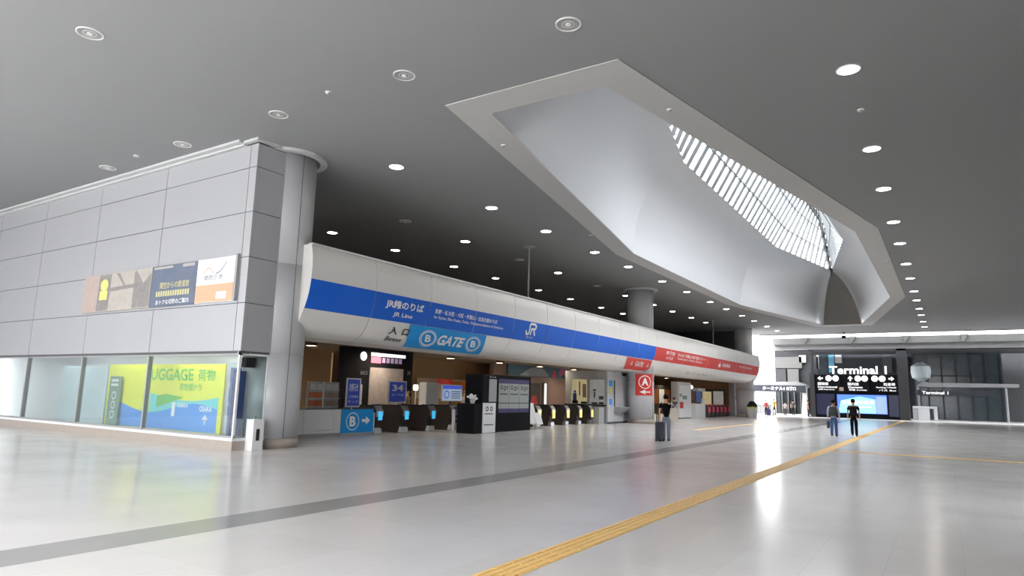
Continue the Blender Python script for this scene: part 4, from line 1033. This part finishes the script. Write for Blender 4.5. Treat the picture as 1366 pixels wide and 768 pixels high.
# ------------------------------------------------------------------ beyond the hall: terminal front
YT = 76.0
o = struct('trim_5', B(-16.3, 16, Y1-0.25, Y1+0.05, ZC-0.12, ZC+0.5), 'white_paint')
M['dimming'] = glass_mat('dimming_glass', (0.5, 0.51, 0.52), 0.5)
struct('dimming_pane', B(-15.6, 30, Y1+0.1, 77.4, 8.95, 9.0), 'dimming')  # unseen tinted pane over the gap, added to dim daylight on the beam
struct('shade_roof', B(-34, 40, 79.0, 100, 12.0, 12.3), 'dgrey')  # unseen high slab, added to shade the buildings outside from the sky
t = thing('canopy_beam', 'long pale concrete beam with a dark soffit spanning outside the hall end', 'beam', (-2, YT+2, 7))
obj('beam', B(-15.7, 20, YT+1.0, YT+1.6, 7.6, 8.28), 'concrete', t); obj('lower_beam', B(-16.2, 20, YT+1.6, YT+3.2, 7.1, 7.6), 'mgrey', t)
obj('soffit_slab', B(-15.0, 20, YT+3.0, YT+10, 7.0, 7.25), 'dgrey', t)
for x in (-12.5, -8.0, -3.2, 1.6): obj('bracket', prism(bmesh.new(), [(x, 7.55), (x+0.5, 8.3), (x-0.15, 8.3)], 'y', YT+0.75, YT+0.99), 'concrete', t)
# the sign portal
t = thing('terminal_sign_portal', 'black portal with Terminal 1 lettering and three direction panels', 'sign', (-7.4, YT, 0))
bm = bmesh.new(); box(bm, -11.98, -11.5, YT, YT+0.6, 0, 4.5); box(bm, -11.75, -11.6, YT, YT+0.5, 4.5, 6.95)
box(bm, -3.95, -3.1, YT, YT+0.6, 0, 6.95); box(bm, -11.98, -3.1, YT, YT+0.5, 6.75, 6.95)
obj('frame', bm, 'dgrey', t)
obj('back_board', B(-11.5, -3.95, YT+0.15, YT+0.5, 0, 4.35), 'black', t)
for a, b in ((-11.4, -9.05), (-8.7, -6.45), (-6.2, -3.95)): obj('direction_panel', B(a, b, YT+0.05, YT+0.14, 2.65, 4.3), 'black', t)
f = on_y(YT+0.03)
def circ_icon(cx, cz, m='white_lit'): return uv_disc(cx, cz, 0.26)
M['white_lit'] = mat('backlit_white', (0.9, 0.9, 0.9), 0.5, emit=1.1)
decal(arrow_uv(-10.95, 3.98, 0.5, 0.45, -1)+uv_disc(-10.15, 3.98, 0.3)+uv_disc(-9.5, 3.98, 0.3), f, 'icons', 'white_lit', t)
decal([[(-8.15-0.07, 3.72), (-8.15+0.07, 3.72), (-8.15+0.07, 4.0), (-8.15-0.07, 4.0)], [(-8.4, 3.95), (-7.9, 3.95), (-8.15, 4.24)]]+uv_disc(-7.45, 3.98, 0.3)+uv_disc(-6.85, 3.98, 0.3), f, 'icons', 'white_lit', t)
decal(uv_disc(-5.95, 3.98, 0.3)+uv_disc(-5.3, 3.98, 0.3)+arrow_uv(-4.5, 3.98, 0.5, 0.45, 1), f, 'icons', 'white_lit', t)
for (x, s_, w_, z, h) in ((-10.7, '国際線', 1.0, 3.42, 0.3), (-10.3, 'International', 1.8, 3.1, 0.2), (-10.4, '出発 Departures', 1.5, 2.84, 0.17),
                          (-7.9, '国内線', 1.0, 3.42, 0.3), (-7.7, 'Domestic', 1.3, 3.1, 0.2), (-7.5, '到着 Arrivals', 1.6, 2.84, 0.17),
                          (-4.7, '駐車場', 1.0, 3.42, 0.3), (-5.0, 'Parking / Hotel', 1.7, 3.1, 0.2), (-4.9, 'バス Bus', 1.5, 2.84, 0.17)):
    txt_y(s_, h, x, YT+0.03, z, 'white_lit', t, bold=0.015, width=w_)
txt_y('Terminal 1', 0.80, -7.45, YT-0.05, 4.82, 'white_lit', t, bold=0.025, width=5.2)
decal(uv_rect(-9.2, -8.8, 2.72, 3.1), on_y(YT+0.03), 'small_figure', 'beige', t)
M['vid1'] = mat('video_blue', rgb(80, 125, 235), 0.3, emit=0.9, var=0.3, scale=1.2); M['vid2'] = mat('video_cyan', rgb(150, 225, 250), 0.3, emit=1.0, var=0.2, scale=1.5); M['darkblue'] = mat('dark_blue_board', rgb(22, 32, 70), 0.3)
obj('video_screen', B(-9.45, -5.0, YT+0.08, YT+0.14, 0.5, 2.36), 'vid1', t)
decal([[(-9.4, 0.55), (-6.0, 0.55), (-6.0, 1.9), (-7.4, 2.2), (-9.1, 1.75)]], on_y(YT+0.07), 'screen_picture', 'vid2', t)
decal(uv_rect(-5.95, -5.05, 0.55, 2.2), on_y(YT+0.07), 'screen_side', 'scr', t)
decal([q for k in range(6) for q in uv_rect(-9.0+0.5*k, -8.65+0.5*k, 1.45, 1.75)]+uv_rect(-8.6, -6.4, 1.1, 1.2), on_y(YT+0.06), 'screen_shapes', 'white_lit', t)
obj('side_board', B(-4.85, -4.0, YT+0.08, YT+0.14, 0.3, 2.4), 'darkblue', t); obj('side_board', B(-11.4, -9.7, YT+0.08, YT+0.14, 0.3, 2.4), 'darkblue', t)
# buildings behind
M['far_grey'] = mat('far_building_grey', (0.075, 0.078, 0.085), 0.7, var=0.1); M['far_dark'] = mat('far_building_dark', (0.03, 0.034, 0.045), 0.5, var=0.2); M['far_pale'] = mat('far_building_pale', (0.20, 0.20, 0.195), 0.7)
M['far_glass'] = mat('far_window_glass', (0.05, 0.07, 0.08), 0.15, var=0.3); M['skyblue'] = mat('pale_blue_glass', rgb(110, 175, 205), 0.2)
t = thing('terminal_building', 'dark grey terminal building with pale panels and windows behind the sign portal', 'building', (-8, 92, 0))
obj('wall', B(-18.2, 16, 90, 92, 0, 8.6), 'far_grey', t)
obj('dark_upper_wall', B(-12.6, -3.0, 87, 89.9, 0, 7.4), 'far_dark', t)
for a, b, z0, z1, m_ in ((-18.1, -14.9, 5.6, 7.0, 'far_pale'), (-16.6, -15.3, 3.6, 5.5, 'far_pale'), (-15.2, -14.4, 6.3, 8.2, 'lgrey'), (-13.2, -12.6, 5.5, 7.4, 'lgrey'), (-18.0, -16.8, 3.6, 5.5, 'far_grey'), (-13.5, -13.0, 3.4, 7.0, 'far_dark')):
    obj('wall_panel', B(a, b, 89.4, 89.95, z0, z1), m_, t)
for a, b, z0, z1, m_ in ((-12.4, -11.6, 5.0, 7.0, 'far_glass'), (-11.5, -10.9, 5.0, 7.2, 'skyblue'), (-10.8, -10.1, 6.1, 7.1, 'lgrey'), (-5.9, -5.0, 5.0, 7.3, 'far_grey'), (-4.5, -3.4, 4.8, 7.3, 'far_grey')):
    obj('window', B(a, b, 86.8, 86.98, z0, z1), m_, t)
bm = bmesh.new()
for k in range(9): box(bm, -18.0+0.72*k, -17.9+0.72*k, 88.7, 89.3, 0, 3.4)
obj('door_mullions', bm, 'far_pale', t); obj('entrance_glass', B(-17.6, -12.6, 89.35, 89.4, 0, 3.4), 'far_glass', t)
# right part: glass front with a round kiosk
bm = bmesh.new()
for k in range(7): box(bm, -3.0+1.3*k, -2.85+1.3*k, 85.9, 86.1, 0, 7.6)
for z in (2.7, 4.6, 7.5): box(bm, -3.0, 5.0, 85.9, 86.1, z, z+0.12)
obj('curtain_wall_frame', bm, 'far_dark', t); obj('curtain_wall_glass', B(-3.0, 5.0, 86.0, 86.03, 0, 7.6), 'far_glass', t)
o = tag(obj('hanging_globe', lathe(bmesh.new(), (-2.2, 84.6, 4.0), [(0.2, 0), (0.85, 0.35), (0.95, 1.0), (0.9, 1.6), (0.3, 2.0)], 24), 'ban_p'), 'large pale rounded sculpture behind the glass right of the portal', 'sculpture')
t = thing('right_canopy', 'grey porch canopy with small Terminal 1 sign right of the portal', 'canopy', (-1, 83, 0))
bm = bmesh.new(); prism(bm, [(-2.6, 3.45), (-1.2, 3.35), (6, 3.45), (6, 3.75), (-1.4, 3.8), (-2.0, 3.95)], 'y', 82, 85.5); obj('roof', bm, 'mgrey', t)
obj('sign_board', B(-2.55, 4.0, 82.0, 82.2, 2.5, 3.05), 'far_dark', t); txt_y('Terminal 1', 0.30, -1.0, 81.97, 2.78, 'white_lit', t, bold=0.02, width=2.3)
for x in (-2.5, 5.0): obj('post', cyl(bmesh.new(), (x, 83.5), 0.1, 0, 3.4, 12), 'mgrey', t)
t = thing('white_shelter', 'white rounded box shelter right of the black portal', 'shelter', (-2.2, 80, 0))
obj('side_wall', box(bmesh.new(), -3.0, -0.9, 79.6, 81.0, 1.15, 1.38, 0.08), 'white_paint', t); obj('front', B(-2.55, -1.55, 79.5, 79.9, 0, 1.15, 0.02), 'white_paint', t); obj('left_leg', B(-3.0, -2.6, 79.7, 80.4, 0, 1.2, 0.02), 'lgrey', t); obj('right_leg', B(-1.2, -0.9, 79.7, 80.4, 0, 1.2, 0.04), 'white_paint', t)
# left canopy with lit lettering
t = thing('left_canopy', 'dark curved porch canopy with pale lettering left of the portal', 'canopy', (-15.5, 83, 0))
pts = [(-19.5, 3.35), (-17, 3.3), (-13.2, 3.1), (-13.2, 3.35), (-14.2, 3.75), (-16, 3.7), (-19.5, 3.62)]
obj('roof', prism(bmesh.new(), pts, 'y', 81.5, 85.5), 'mgrey', t)
obj('fascia_board', B(-19.4, -13.3, 81.4, 81.5, 2.55, 3.3), 'far_dark', t)
txt_y('ターミナル1', 0.42, -16.7, 81.36, 2.95, 'white_lit', t, bold=0.02, width=2.4); txt_y('出発口', 0.4, -14.8, 81.36, 2.95, 'white_lit', t, bold=0.02, width=1.0)
for x in (-19.2, -13.4): obj('post', cyl(bmesh.new(), (x, 83.0), 0.1, 0, 3.3, 12), 'mgrey', t)
t = thing('metal_railing', 'grey metal railing outside beside the last column', 'railing', (-19, 86, 0))
obj('top_rail', B(-22, -16.0, 78.6, 78.68, 1.18, 1.24), 'mgrey', t)
bm = bmesh.new()
for k in range(31): box(bm, -22+0.2*k, -21.97+0.2*k, 78.6, 78.66, 0.0, 1.2)
obj('balusters', bm, 'mgrey', t); obj('panel', B(-22, -16.4, 78.7, 78.72, 0.1, 1.1), 'lgrey', t)
t = thing('bollard', 'bright white pillar at the left foot of the black portal', 'pillar', (-12.7, 76.6, 0))
obj('pillar', prism(bmesh.new(), [(-13.15, 0), (-12.35, 0), (-12.55, 2.3), (-12.95, 2.3)], 'y', 77.4, 77.8), 'white', t); obj('cap', B(-13.0, -12.5, 77.4, 77.8, 2.3, 2.45), 'lgrey', t)
t = thing('security_camera', 'small dark camera hanging from the ceiling end before the beam', 'camera', (-8.1, 72.5, 7.8))
bm = bmesh.new(); cyl(bm, (-8.1, 72.4), 0.04, 8.0, ZC, 8); obj('rod', bm, 'black', t); obj('housing', box(bmesh.new(), -8.3, -7.95, 72.2, 72.6, 7.75, 8.02, 0.03), 'black', t)

# ------------------------------------------------------------------ people
def skin_mesh(name, joints, edges, m, parent, root=0, sub=1):
    """one continuous surface grown over a joint skeleton: joints = (point, rx, ry)"""
    me = bpy.data.meshes.new(name); me.from_pydata([j[0] for j in joints], edges, [])
    o = bpy.data.objects.new(name, me); COL.objects.link(o)
    sk = o.modifiers.new('skin', 'SKIN'); sk.use_smooth_shade = True; sk.branch_smoothing = 0.6
    for i, j in enumerate(joints):
        v = me.skin_vertices[0].data[i]; v.radius = (j[1], j[2]); v.use_root = (i == root)
    sb = o.modifiers.new('sub', 'SUBSURF'); sb.levels = sub; sb.render_levels = sub
    dg = bpy.context.evaluated_depsgraph_get(); dg.update()
    nm = bpy.data.meshes.new_from_object(o.evaluated_get(dg)); COL.objects.unlink(o); bpy.data.objects.remove(o)
    nm.name = name
    for p in nm.polygons: p.use_smooth = True
    return link_mesh(name, nm, m, parent)

def person(loc, heading, label, top, legs, hair, H=1.68, stride=0.0, sleeves='short', arm_pose=None, long_hair=False, group=None, detail=True, gender_w=1.0, shoe='shoe'):
    """heading: direction the person faces, radians from +y turning to -x; stride >0 left leg forward"""
    t = thing('person', label, 'person', (0, 0, 0), group)
    k = H/1.70; W_ = gender_w
    def P(x, y, z): return (x*k, y*k, z*k)
    hip, hx, sh = 0.92, 0.09, 0.185*W_
    s = stride
    lk = {1: P(hx, 0.16*s+0.03, 0.50), -1: P(-hx, -0.10*s+0.03, 0.50)}
    la = {1: P(hx+0.005, 0.22*s, 0.085), -1: P(-hx-0.005, -0.34*s, 0.085+0.07*abs(s))}
    hips = P(0, 0, hip); wst = P(0, 0.0, 1.08); chest = P(0, 0.01, 1.30); neck0 = P(0, -0.01, 1.43); neck1 = P(0, 0.005, 1.50); head0 = P(0, 0.025, 1.575); head1 = P(0, 0.02, 1.64)
    ap = arm_pose or {}
    def arm(sd):
        d = ap.get(sd)
        if d: el, wr, hd = d
        else:
            q = s*sd*0.5
            el, wr, hd = (sh+0.055, -0.02-0.12*q, 1.12), (sh+0.065, 0.03-0.30*q, 0.88), (sh+0.06, 0.05-0.34*q, 0.80)
        f_ = lambda p: P(p[0]*sd, p[1], p[2])
        return f_((sh, -0.01, 1.385)), f_(el), f_(wr), f_(hd)
    J = [(hips, .115*k, .095*k), (wst, .115*k*W_, .085*k), (chest, .135*k*W_, .10*k), (neck0, .07*k, .065*k), (neck1, .052*k, .055*k), (head0, .072*k, .088*k), (head1, .062*k, .078*k)]
    E_ = [(0, 1), (1, 2), (2, 3), (3, 4), (4, 5), (5, 6)]
    for sd in (1, -1):
        a, b, c, h = arm(sd); n = len(J)
        J += [(a, .055*k, .055*k), (b, .040*k, .040*k), (c, .028*k, .026*k), (h, .036*k, .020*k)]
        E_ += [(2, n), (n, n+1), (n+1, n+2), (n+2, n+3)]
        if detail:                                # palm ends in four fingers and a thumb
            hv = Vector(h); dv = (Vector(h)-Vector(c)).normalized(); side = Vector((0, 1, 0)); inw = Vector((-sd, 0, 0))
            for i, L_ in enumerate((0.062, 0.072, 0.068, 0.052)):
                base = hv+dv*0.025*k+side*(0.027-0.018*i)*k; tip = base+dv*L_*0.6*k+inw*0.006; tip2 = tip+dv*L_*0.4*k+inw*0.018
                m_ = len(J); J += [(tuple(base), .0095*k, .0095*k), (tuple(tip), .0085*k, .0085*k), (tuple(tip2), .007*k, .007*k)]
                E_ += [(n+3, m_), (m_, m_+1), (m_+1, m_+2)]
            b1 = hv+side*0.032*k-dv*0.012*k; t1 = b1+side*0.018*k+dv*0.035*k+inw*0.01; m_ = len(J)
            J += [(tuple(b1), .011*k, .011*k), (tuple(t1), .009*k, .009*k)]; E_ += [(n+3, m_), (m_, m_+1)]
    for sd in (1, -1):
        n = len(J); hpj = P(hx*sd, 0, 0.86)
        J += [(hpj, .085*k, .09*k), (lk[sd], .056*k, .058*k), (la[sd], .038*k, .042*k)]
        E_ += [(0, n), (n, n+1), (n+1, n+2)]
        a = Vector(la[sd]); m_ = len(J)
        J += [((a.x, a.y+0.10*k, max(0.035*k, a.z-0.05*k)), .036*k, .028*k), ((a.x+0.01*sd, a.y+0.17*k, max(0.03*k, a.z-0.06*k)), .03*k, .02*k)]; E_ += [(n+2, m_), (m_, m_+1)]
    body = skin_mesh('body', J, E_, 'skin', t)
    # clothing grown over the same joints, a little fuller
    T = [(P(0, 0, 0.84), .128*k, .118*k), (P(0, 0, 0.94), .134*k, .116*k), (wst, .135*k*W_, .105*k), (chest, .155*k*W_, .12*k), (P(0, -0.008, 1.41), .10*k, .085*k)]; TE = [(0, 1), (1, 2), (2, 3), (3, 4)]
    for sd in (1, -1):
        a, b, c, h = arm(sd); n = len(T); e = Vector(a).lerp(Vector(b), 0.75)
        T += [(a, .072*k, .072*k)]; TE += [(3, n)]
        if sleeves == 'long': T += [(b, .056*k, .056*k), (tuple(Vector(b).lerp(Vector(c), 0.95)), .042*k, .042*k)]; TE += [(n, n+1), (n+1, n+2)]
        else: T += [(tuple(e), .062*k, .062*k)]; TE += [(n, n+1)]
    skin_mesh('shirt', T, TE, top, t)
    G = [(P(0, 0, 1.02), .122*k, .100*k), (P(0, 0, 0.86), .12*k, .112*k)]; GE = [(0, 1)]
    for sd in (1, -1):
        n = len(G); G += [(P(hx*sd, 0, 0.80), .098*k, .10*k), (lk[sd], .074*k, .076*k), (tuple(Vector(la[sd])+Vector((0, 0, -0.035*k))), .062*k, .066*k)]; GE += [(1, n), (n, n+1), (n+1, n+2)]
    skin_mesh('trousers', G, GE, legs, t)
    for sd in (1, -1):
        a = Vector(la[sd]); rz = max(0.04*k, a.z-0.045*k)
        skin_mesh('shoe', [((a.x, a.y-0.02, rz), .062*k, .055*k), ((a.x, a.y+0.09*k, rz+0.006), .060*k, .050*k), ((a.x+0.01*sd, a.y+0.20*k, rz-0.002), .054*k, .040*k), ((a.x+0.01*sd, a.y+0.24*k, rz-0.004), .044*k, .032*k)], [(0, 1), (1, 2), (2, 3)], shoe, t)
    # hair cap, ears, nose
    bm = bmesh.new(); r_ = bmesh.ops.create_uvsphere(bm, u_segments=20, v_segments=14, radius=1.0)
    for v in bm.verts: v.co = Vector((v.co.x*.096*k, v.co.y*.112*k, v.co.z*.118*k))
    dele = [v for v in bm.verts if (v.co.y > 0.045*k and v.co.z < 0.045*k) or v.co.z < -0.075*k]
    bmesh.ops.delete(bm, geom=dele, context='VERTS')
    for v in bm.verts: v.co += Vector(P(0, 0.012, 1.625))
    if long_hair: 
        tube(bm, P(0, -0.07, 1.60), P(0, -0.09, 1.38), 0.07*k, 10, 0.05*k)
    obj('hair', bm, hair, t, smooth=True)
    bm = bmesh.new()
    for sd in (1, -1):
        r_ = bmesh.ops.create_uvsphere(bm, u_segments=8, v_segments=6, radius=1.0)
        for v in r_['verts']: v.co = Vector((v.co.x*.012+0.088*sd*k, v.co.y*.022+0.02, v.co.z*.033+1.575*k))
    tube(bm, P(0, 0.105, 1.60), P(0, 0.128, 1.565), 0.008, 8, 0.014)
    obj('ears_and_nose', bm, 'skin', t, smooth=True)
    bm = bmesh.new()
    for sd in (1, -1):
        r_ = bmesh.ops.create_uvsphere(bm, u_segments=8, v_segments=6, radius=0.011)
        for v in r_['verts']: v.co += Vector((0.033*sd*k, 0.103*k, 1.60*k))
    obj('eyes', bm, 'hair', t, smooth=True)
    obj('mouth', B(-0.025*k, 0.025*k, 0.100*k, 0.112*k, 1.532*k, 1.540*k), 'redcloth', t)
    t.location = loc; t.rotation_euler = (0, 0, heading)
    return t

def worn(name, label, cat, parts, loc, heading):
    """a carried item built in the carrier's own frame, then put at the carrier's place as a thing of its own"""
    t = thing(name, label, cat, (0, 0, 0))
    for n_, bm, m_ in parts: obj(n_, bm, m_, t, smooth=False)
    t.location = loc; t.rotation_euler = (0, 0, heading); return t

def backpack_parts(m_):
    bm = box(bmesh.new(), -0.15, 0.15, -0.33, -0.165, 0.95, 1.40, 0.05)
    pk = box(bmesh.new(), -0.115, 0.115, -0.375, -0.325, 0.99, 1.18, 0.02)
    st = bmesh.new()
    for sd in (1, -1):
        tube(st, (0.10*sd, -0.17, 1.38), (0.115*sd, -0.02, 1.47), 0.018, 8); tube(st, (0.115*sd, -0.02, 1.47), (0.12*sd, 0.12, 1.36), 0.018, 8); tube(st, (0.12*sd, 0.12, 1.36), (0.15*sd, 0.05, 1.10), 0.016, 8); tube(st, (0.15*sd, 0.05, 1.10), (0.13*sd, -0.18, 1.02), 0.012, 8)
    tube(st, (-0.03, -0.2, 1.40), (0.03, -0.2, 1.43), 0.01, 6)
    return [('main_compartment', bm, m_), ('front_pocket', pk, m_), ('strap', st, m_)]

# standing person with suitcase and tote, seen from behind
H1 = 0.45
person((-9.06, 24.98, 0), H1, 'person in black t-shirt and grey trousers standing by a suitcase, seen from behind', 'tshirt', 'greypants', 'hair', H=1.72, stride=0.15)
worn('tote_bag', 'cream canvas tote bag on the right shoulder of the person in black', 'bag',
     [('bag_body', prism(bmesh.new(), [(0.15, 1.24), (0.36, 1.24), (0.44, 0.92), (0.38, 0.78), (0.16, 0.77), (0.10, 0.92)], 'y', -0.26, -0.15), 'tote'),
      ('handle', tube(tube(bmesh.new(), (0.20, -0.2, 1.23), (0.19, -0.06, 1.47), 0.014), (0.19, -0.04, 1.47), (0.32, -0.2, 1.23), 0.014), 'tote')], (-9.06, 24.98, 0), H1)
t = thing('suitcase', 'dark upright wheeled suitcase left of the person in black', 'suitcase', (-9.17, 24.55, 0))
cx, cy = -9.17, 24.55
obj('shell', box(bmesh.new(), cx-0.11, cx+0.11, cy-0.17, cy+0.17, 0.06, 0.72, 0.04), 'case', t)
bm = bmesh.new(); [cyl(bm, (cx+a, cy+b), 0.012, 0.70, 1.0, 8) for a in (-0.08,) for b in (-0.11, 0.11)]; box(bm, cx-0.10, cx-0.06, cy-0.13, cy+0.13, 0.99, 1.03, 0.008); obj('handle', bm, 'dgrey', t)
for a in (-0.08, 0.08):
    for b in (-0.13, 0.13): obj('wheel', tube(bmesh.new(), (cx+a, cy+b-0.02, 0.035), (cx+a, cy+b+0.02, 0.035), 0.035, 14), 'black', t)
# two people walking away
person((-4.62, 35.6, 0), 0.08, 'person in grey hoodie and blue jeans walking away, left of the two walkers', 'hoodie', 'jeans', 'hair', H=1.70, stride=0.45, sleeves='long')
worn('backpack', 'dark backpack worn over the grey hoodie', 'backpack', backpack_parts('bag'), (-4.62, 35.6, 0), 0.08)
worn('hand_bag', 'dark shopping bag hanging at the left hand of the walker in the grey hoodie', 'bag',
     [('bag_body', box(bmesh.new(), -0.30, -0.18, -0.12, 0.16, 0.38, 0.70, 0.02), 'case'), ('handle', tube(tube(bmesh.new(), (-0.25, -0.06, 0.70), (-0.25, 0.03, 0.80), 0.008), (-0.25, 0.03, 0.80), (-0.25, 0.1, 0.70), 0.008), 'case')], (-4.62, 35.6, 0), 0.08)
person((-3.86, 36.6, 0.009), 0.03, 'person in black t-shirt and black trousers walking away, right of the two walkers', 'tshirt', 'blackpants', 'hair', H=1.75, stride=-0.35)
worn('backpack', 'black backpack on the walker in the black t-shirt', 'backpack', backpack_parts('black'), (-3.86, 36.6, 0), 0.03)
# small distant people
person((-17.0, 48.6, 0), 0.6, 'distant person in dark top and purple trousers near the pale machine block', 'dgrey', 'purple', 'brownhair', H=1.62, detail=False)
person((-16.6, 76.9, 0), 2.8, 'distant person in a red jacket outside, leftmost of the waiting people', 'redcloth', 'blackpants', 'hair', H=1.62, detail=False, sleeves='long')
person((-15.5, 75.6, 0), 2.9, 'distant person in yellow top and black trousers waiting outside', 'yelcloth', 'blackpants', 'hair', H=1.72, detail=False)
person((-14.75, 77.4, 0), 0.4, 'distant person in pale grey outside, right of the yellow one', 'lgrey', 'dgrey', 'hair', H=1.45, detail=False)
person((-14.5, 80.5, 0), 0.2, 'distant person in dark clothes farther back by the terminal doors', 'dgrey', 'blackpants', 'hair', H=1.65, detail=False)
person((-12.1, 75.2, 0), -1.3, 'distant person in a brownish top at the left edge of the portal', 'maroon', 'blackpants', 'brownhair', H=1.66, detail=False)
person((-20.4, 23.0, 0), -1.3, 'staff member in a beige shirt behind the entrance gates, right of the 34 sign', 'beige', 'dgrey', 'hair', H=1.70, detail=False)
person((-20.2, 27.0, 0), -1.4, 'person in a grey top behind the gates, right of the blue screen', 'lgrey', 'dgrey', 'brownhair', H=1.66, detail=False)
t = thing('navy_suitcase', 'dark blue suitcase standing between the people waiting outside', 'suitcase', (-15.95, 75.4, 0))
obj('shell', box(bmesh.new(), -16.2, -15.85, 75.2, 75.5, -0.01, 0.65, 0.03), 'purple', t); obj('handle', B(-16.1, -15.95, 75.32, 75.36, 0.65, 0.9), 'dgrey', t)
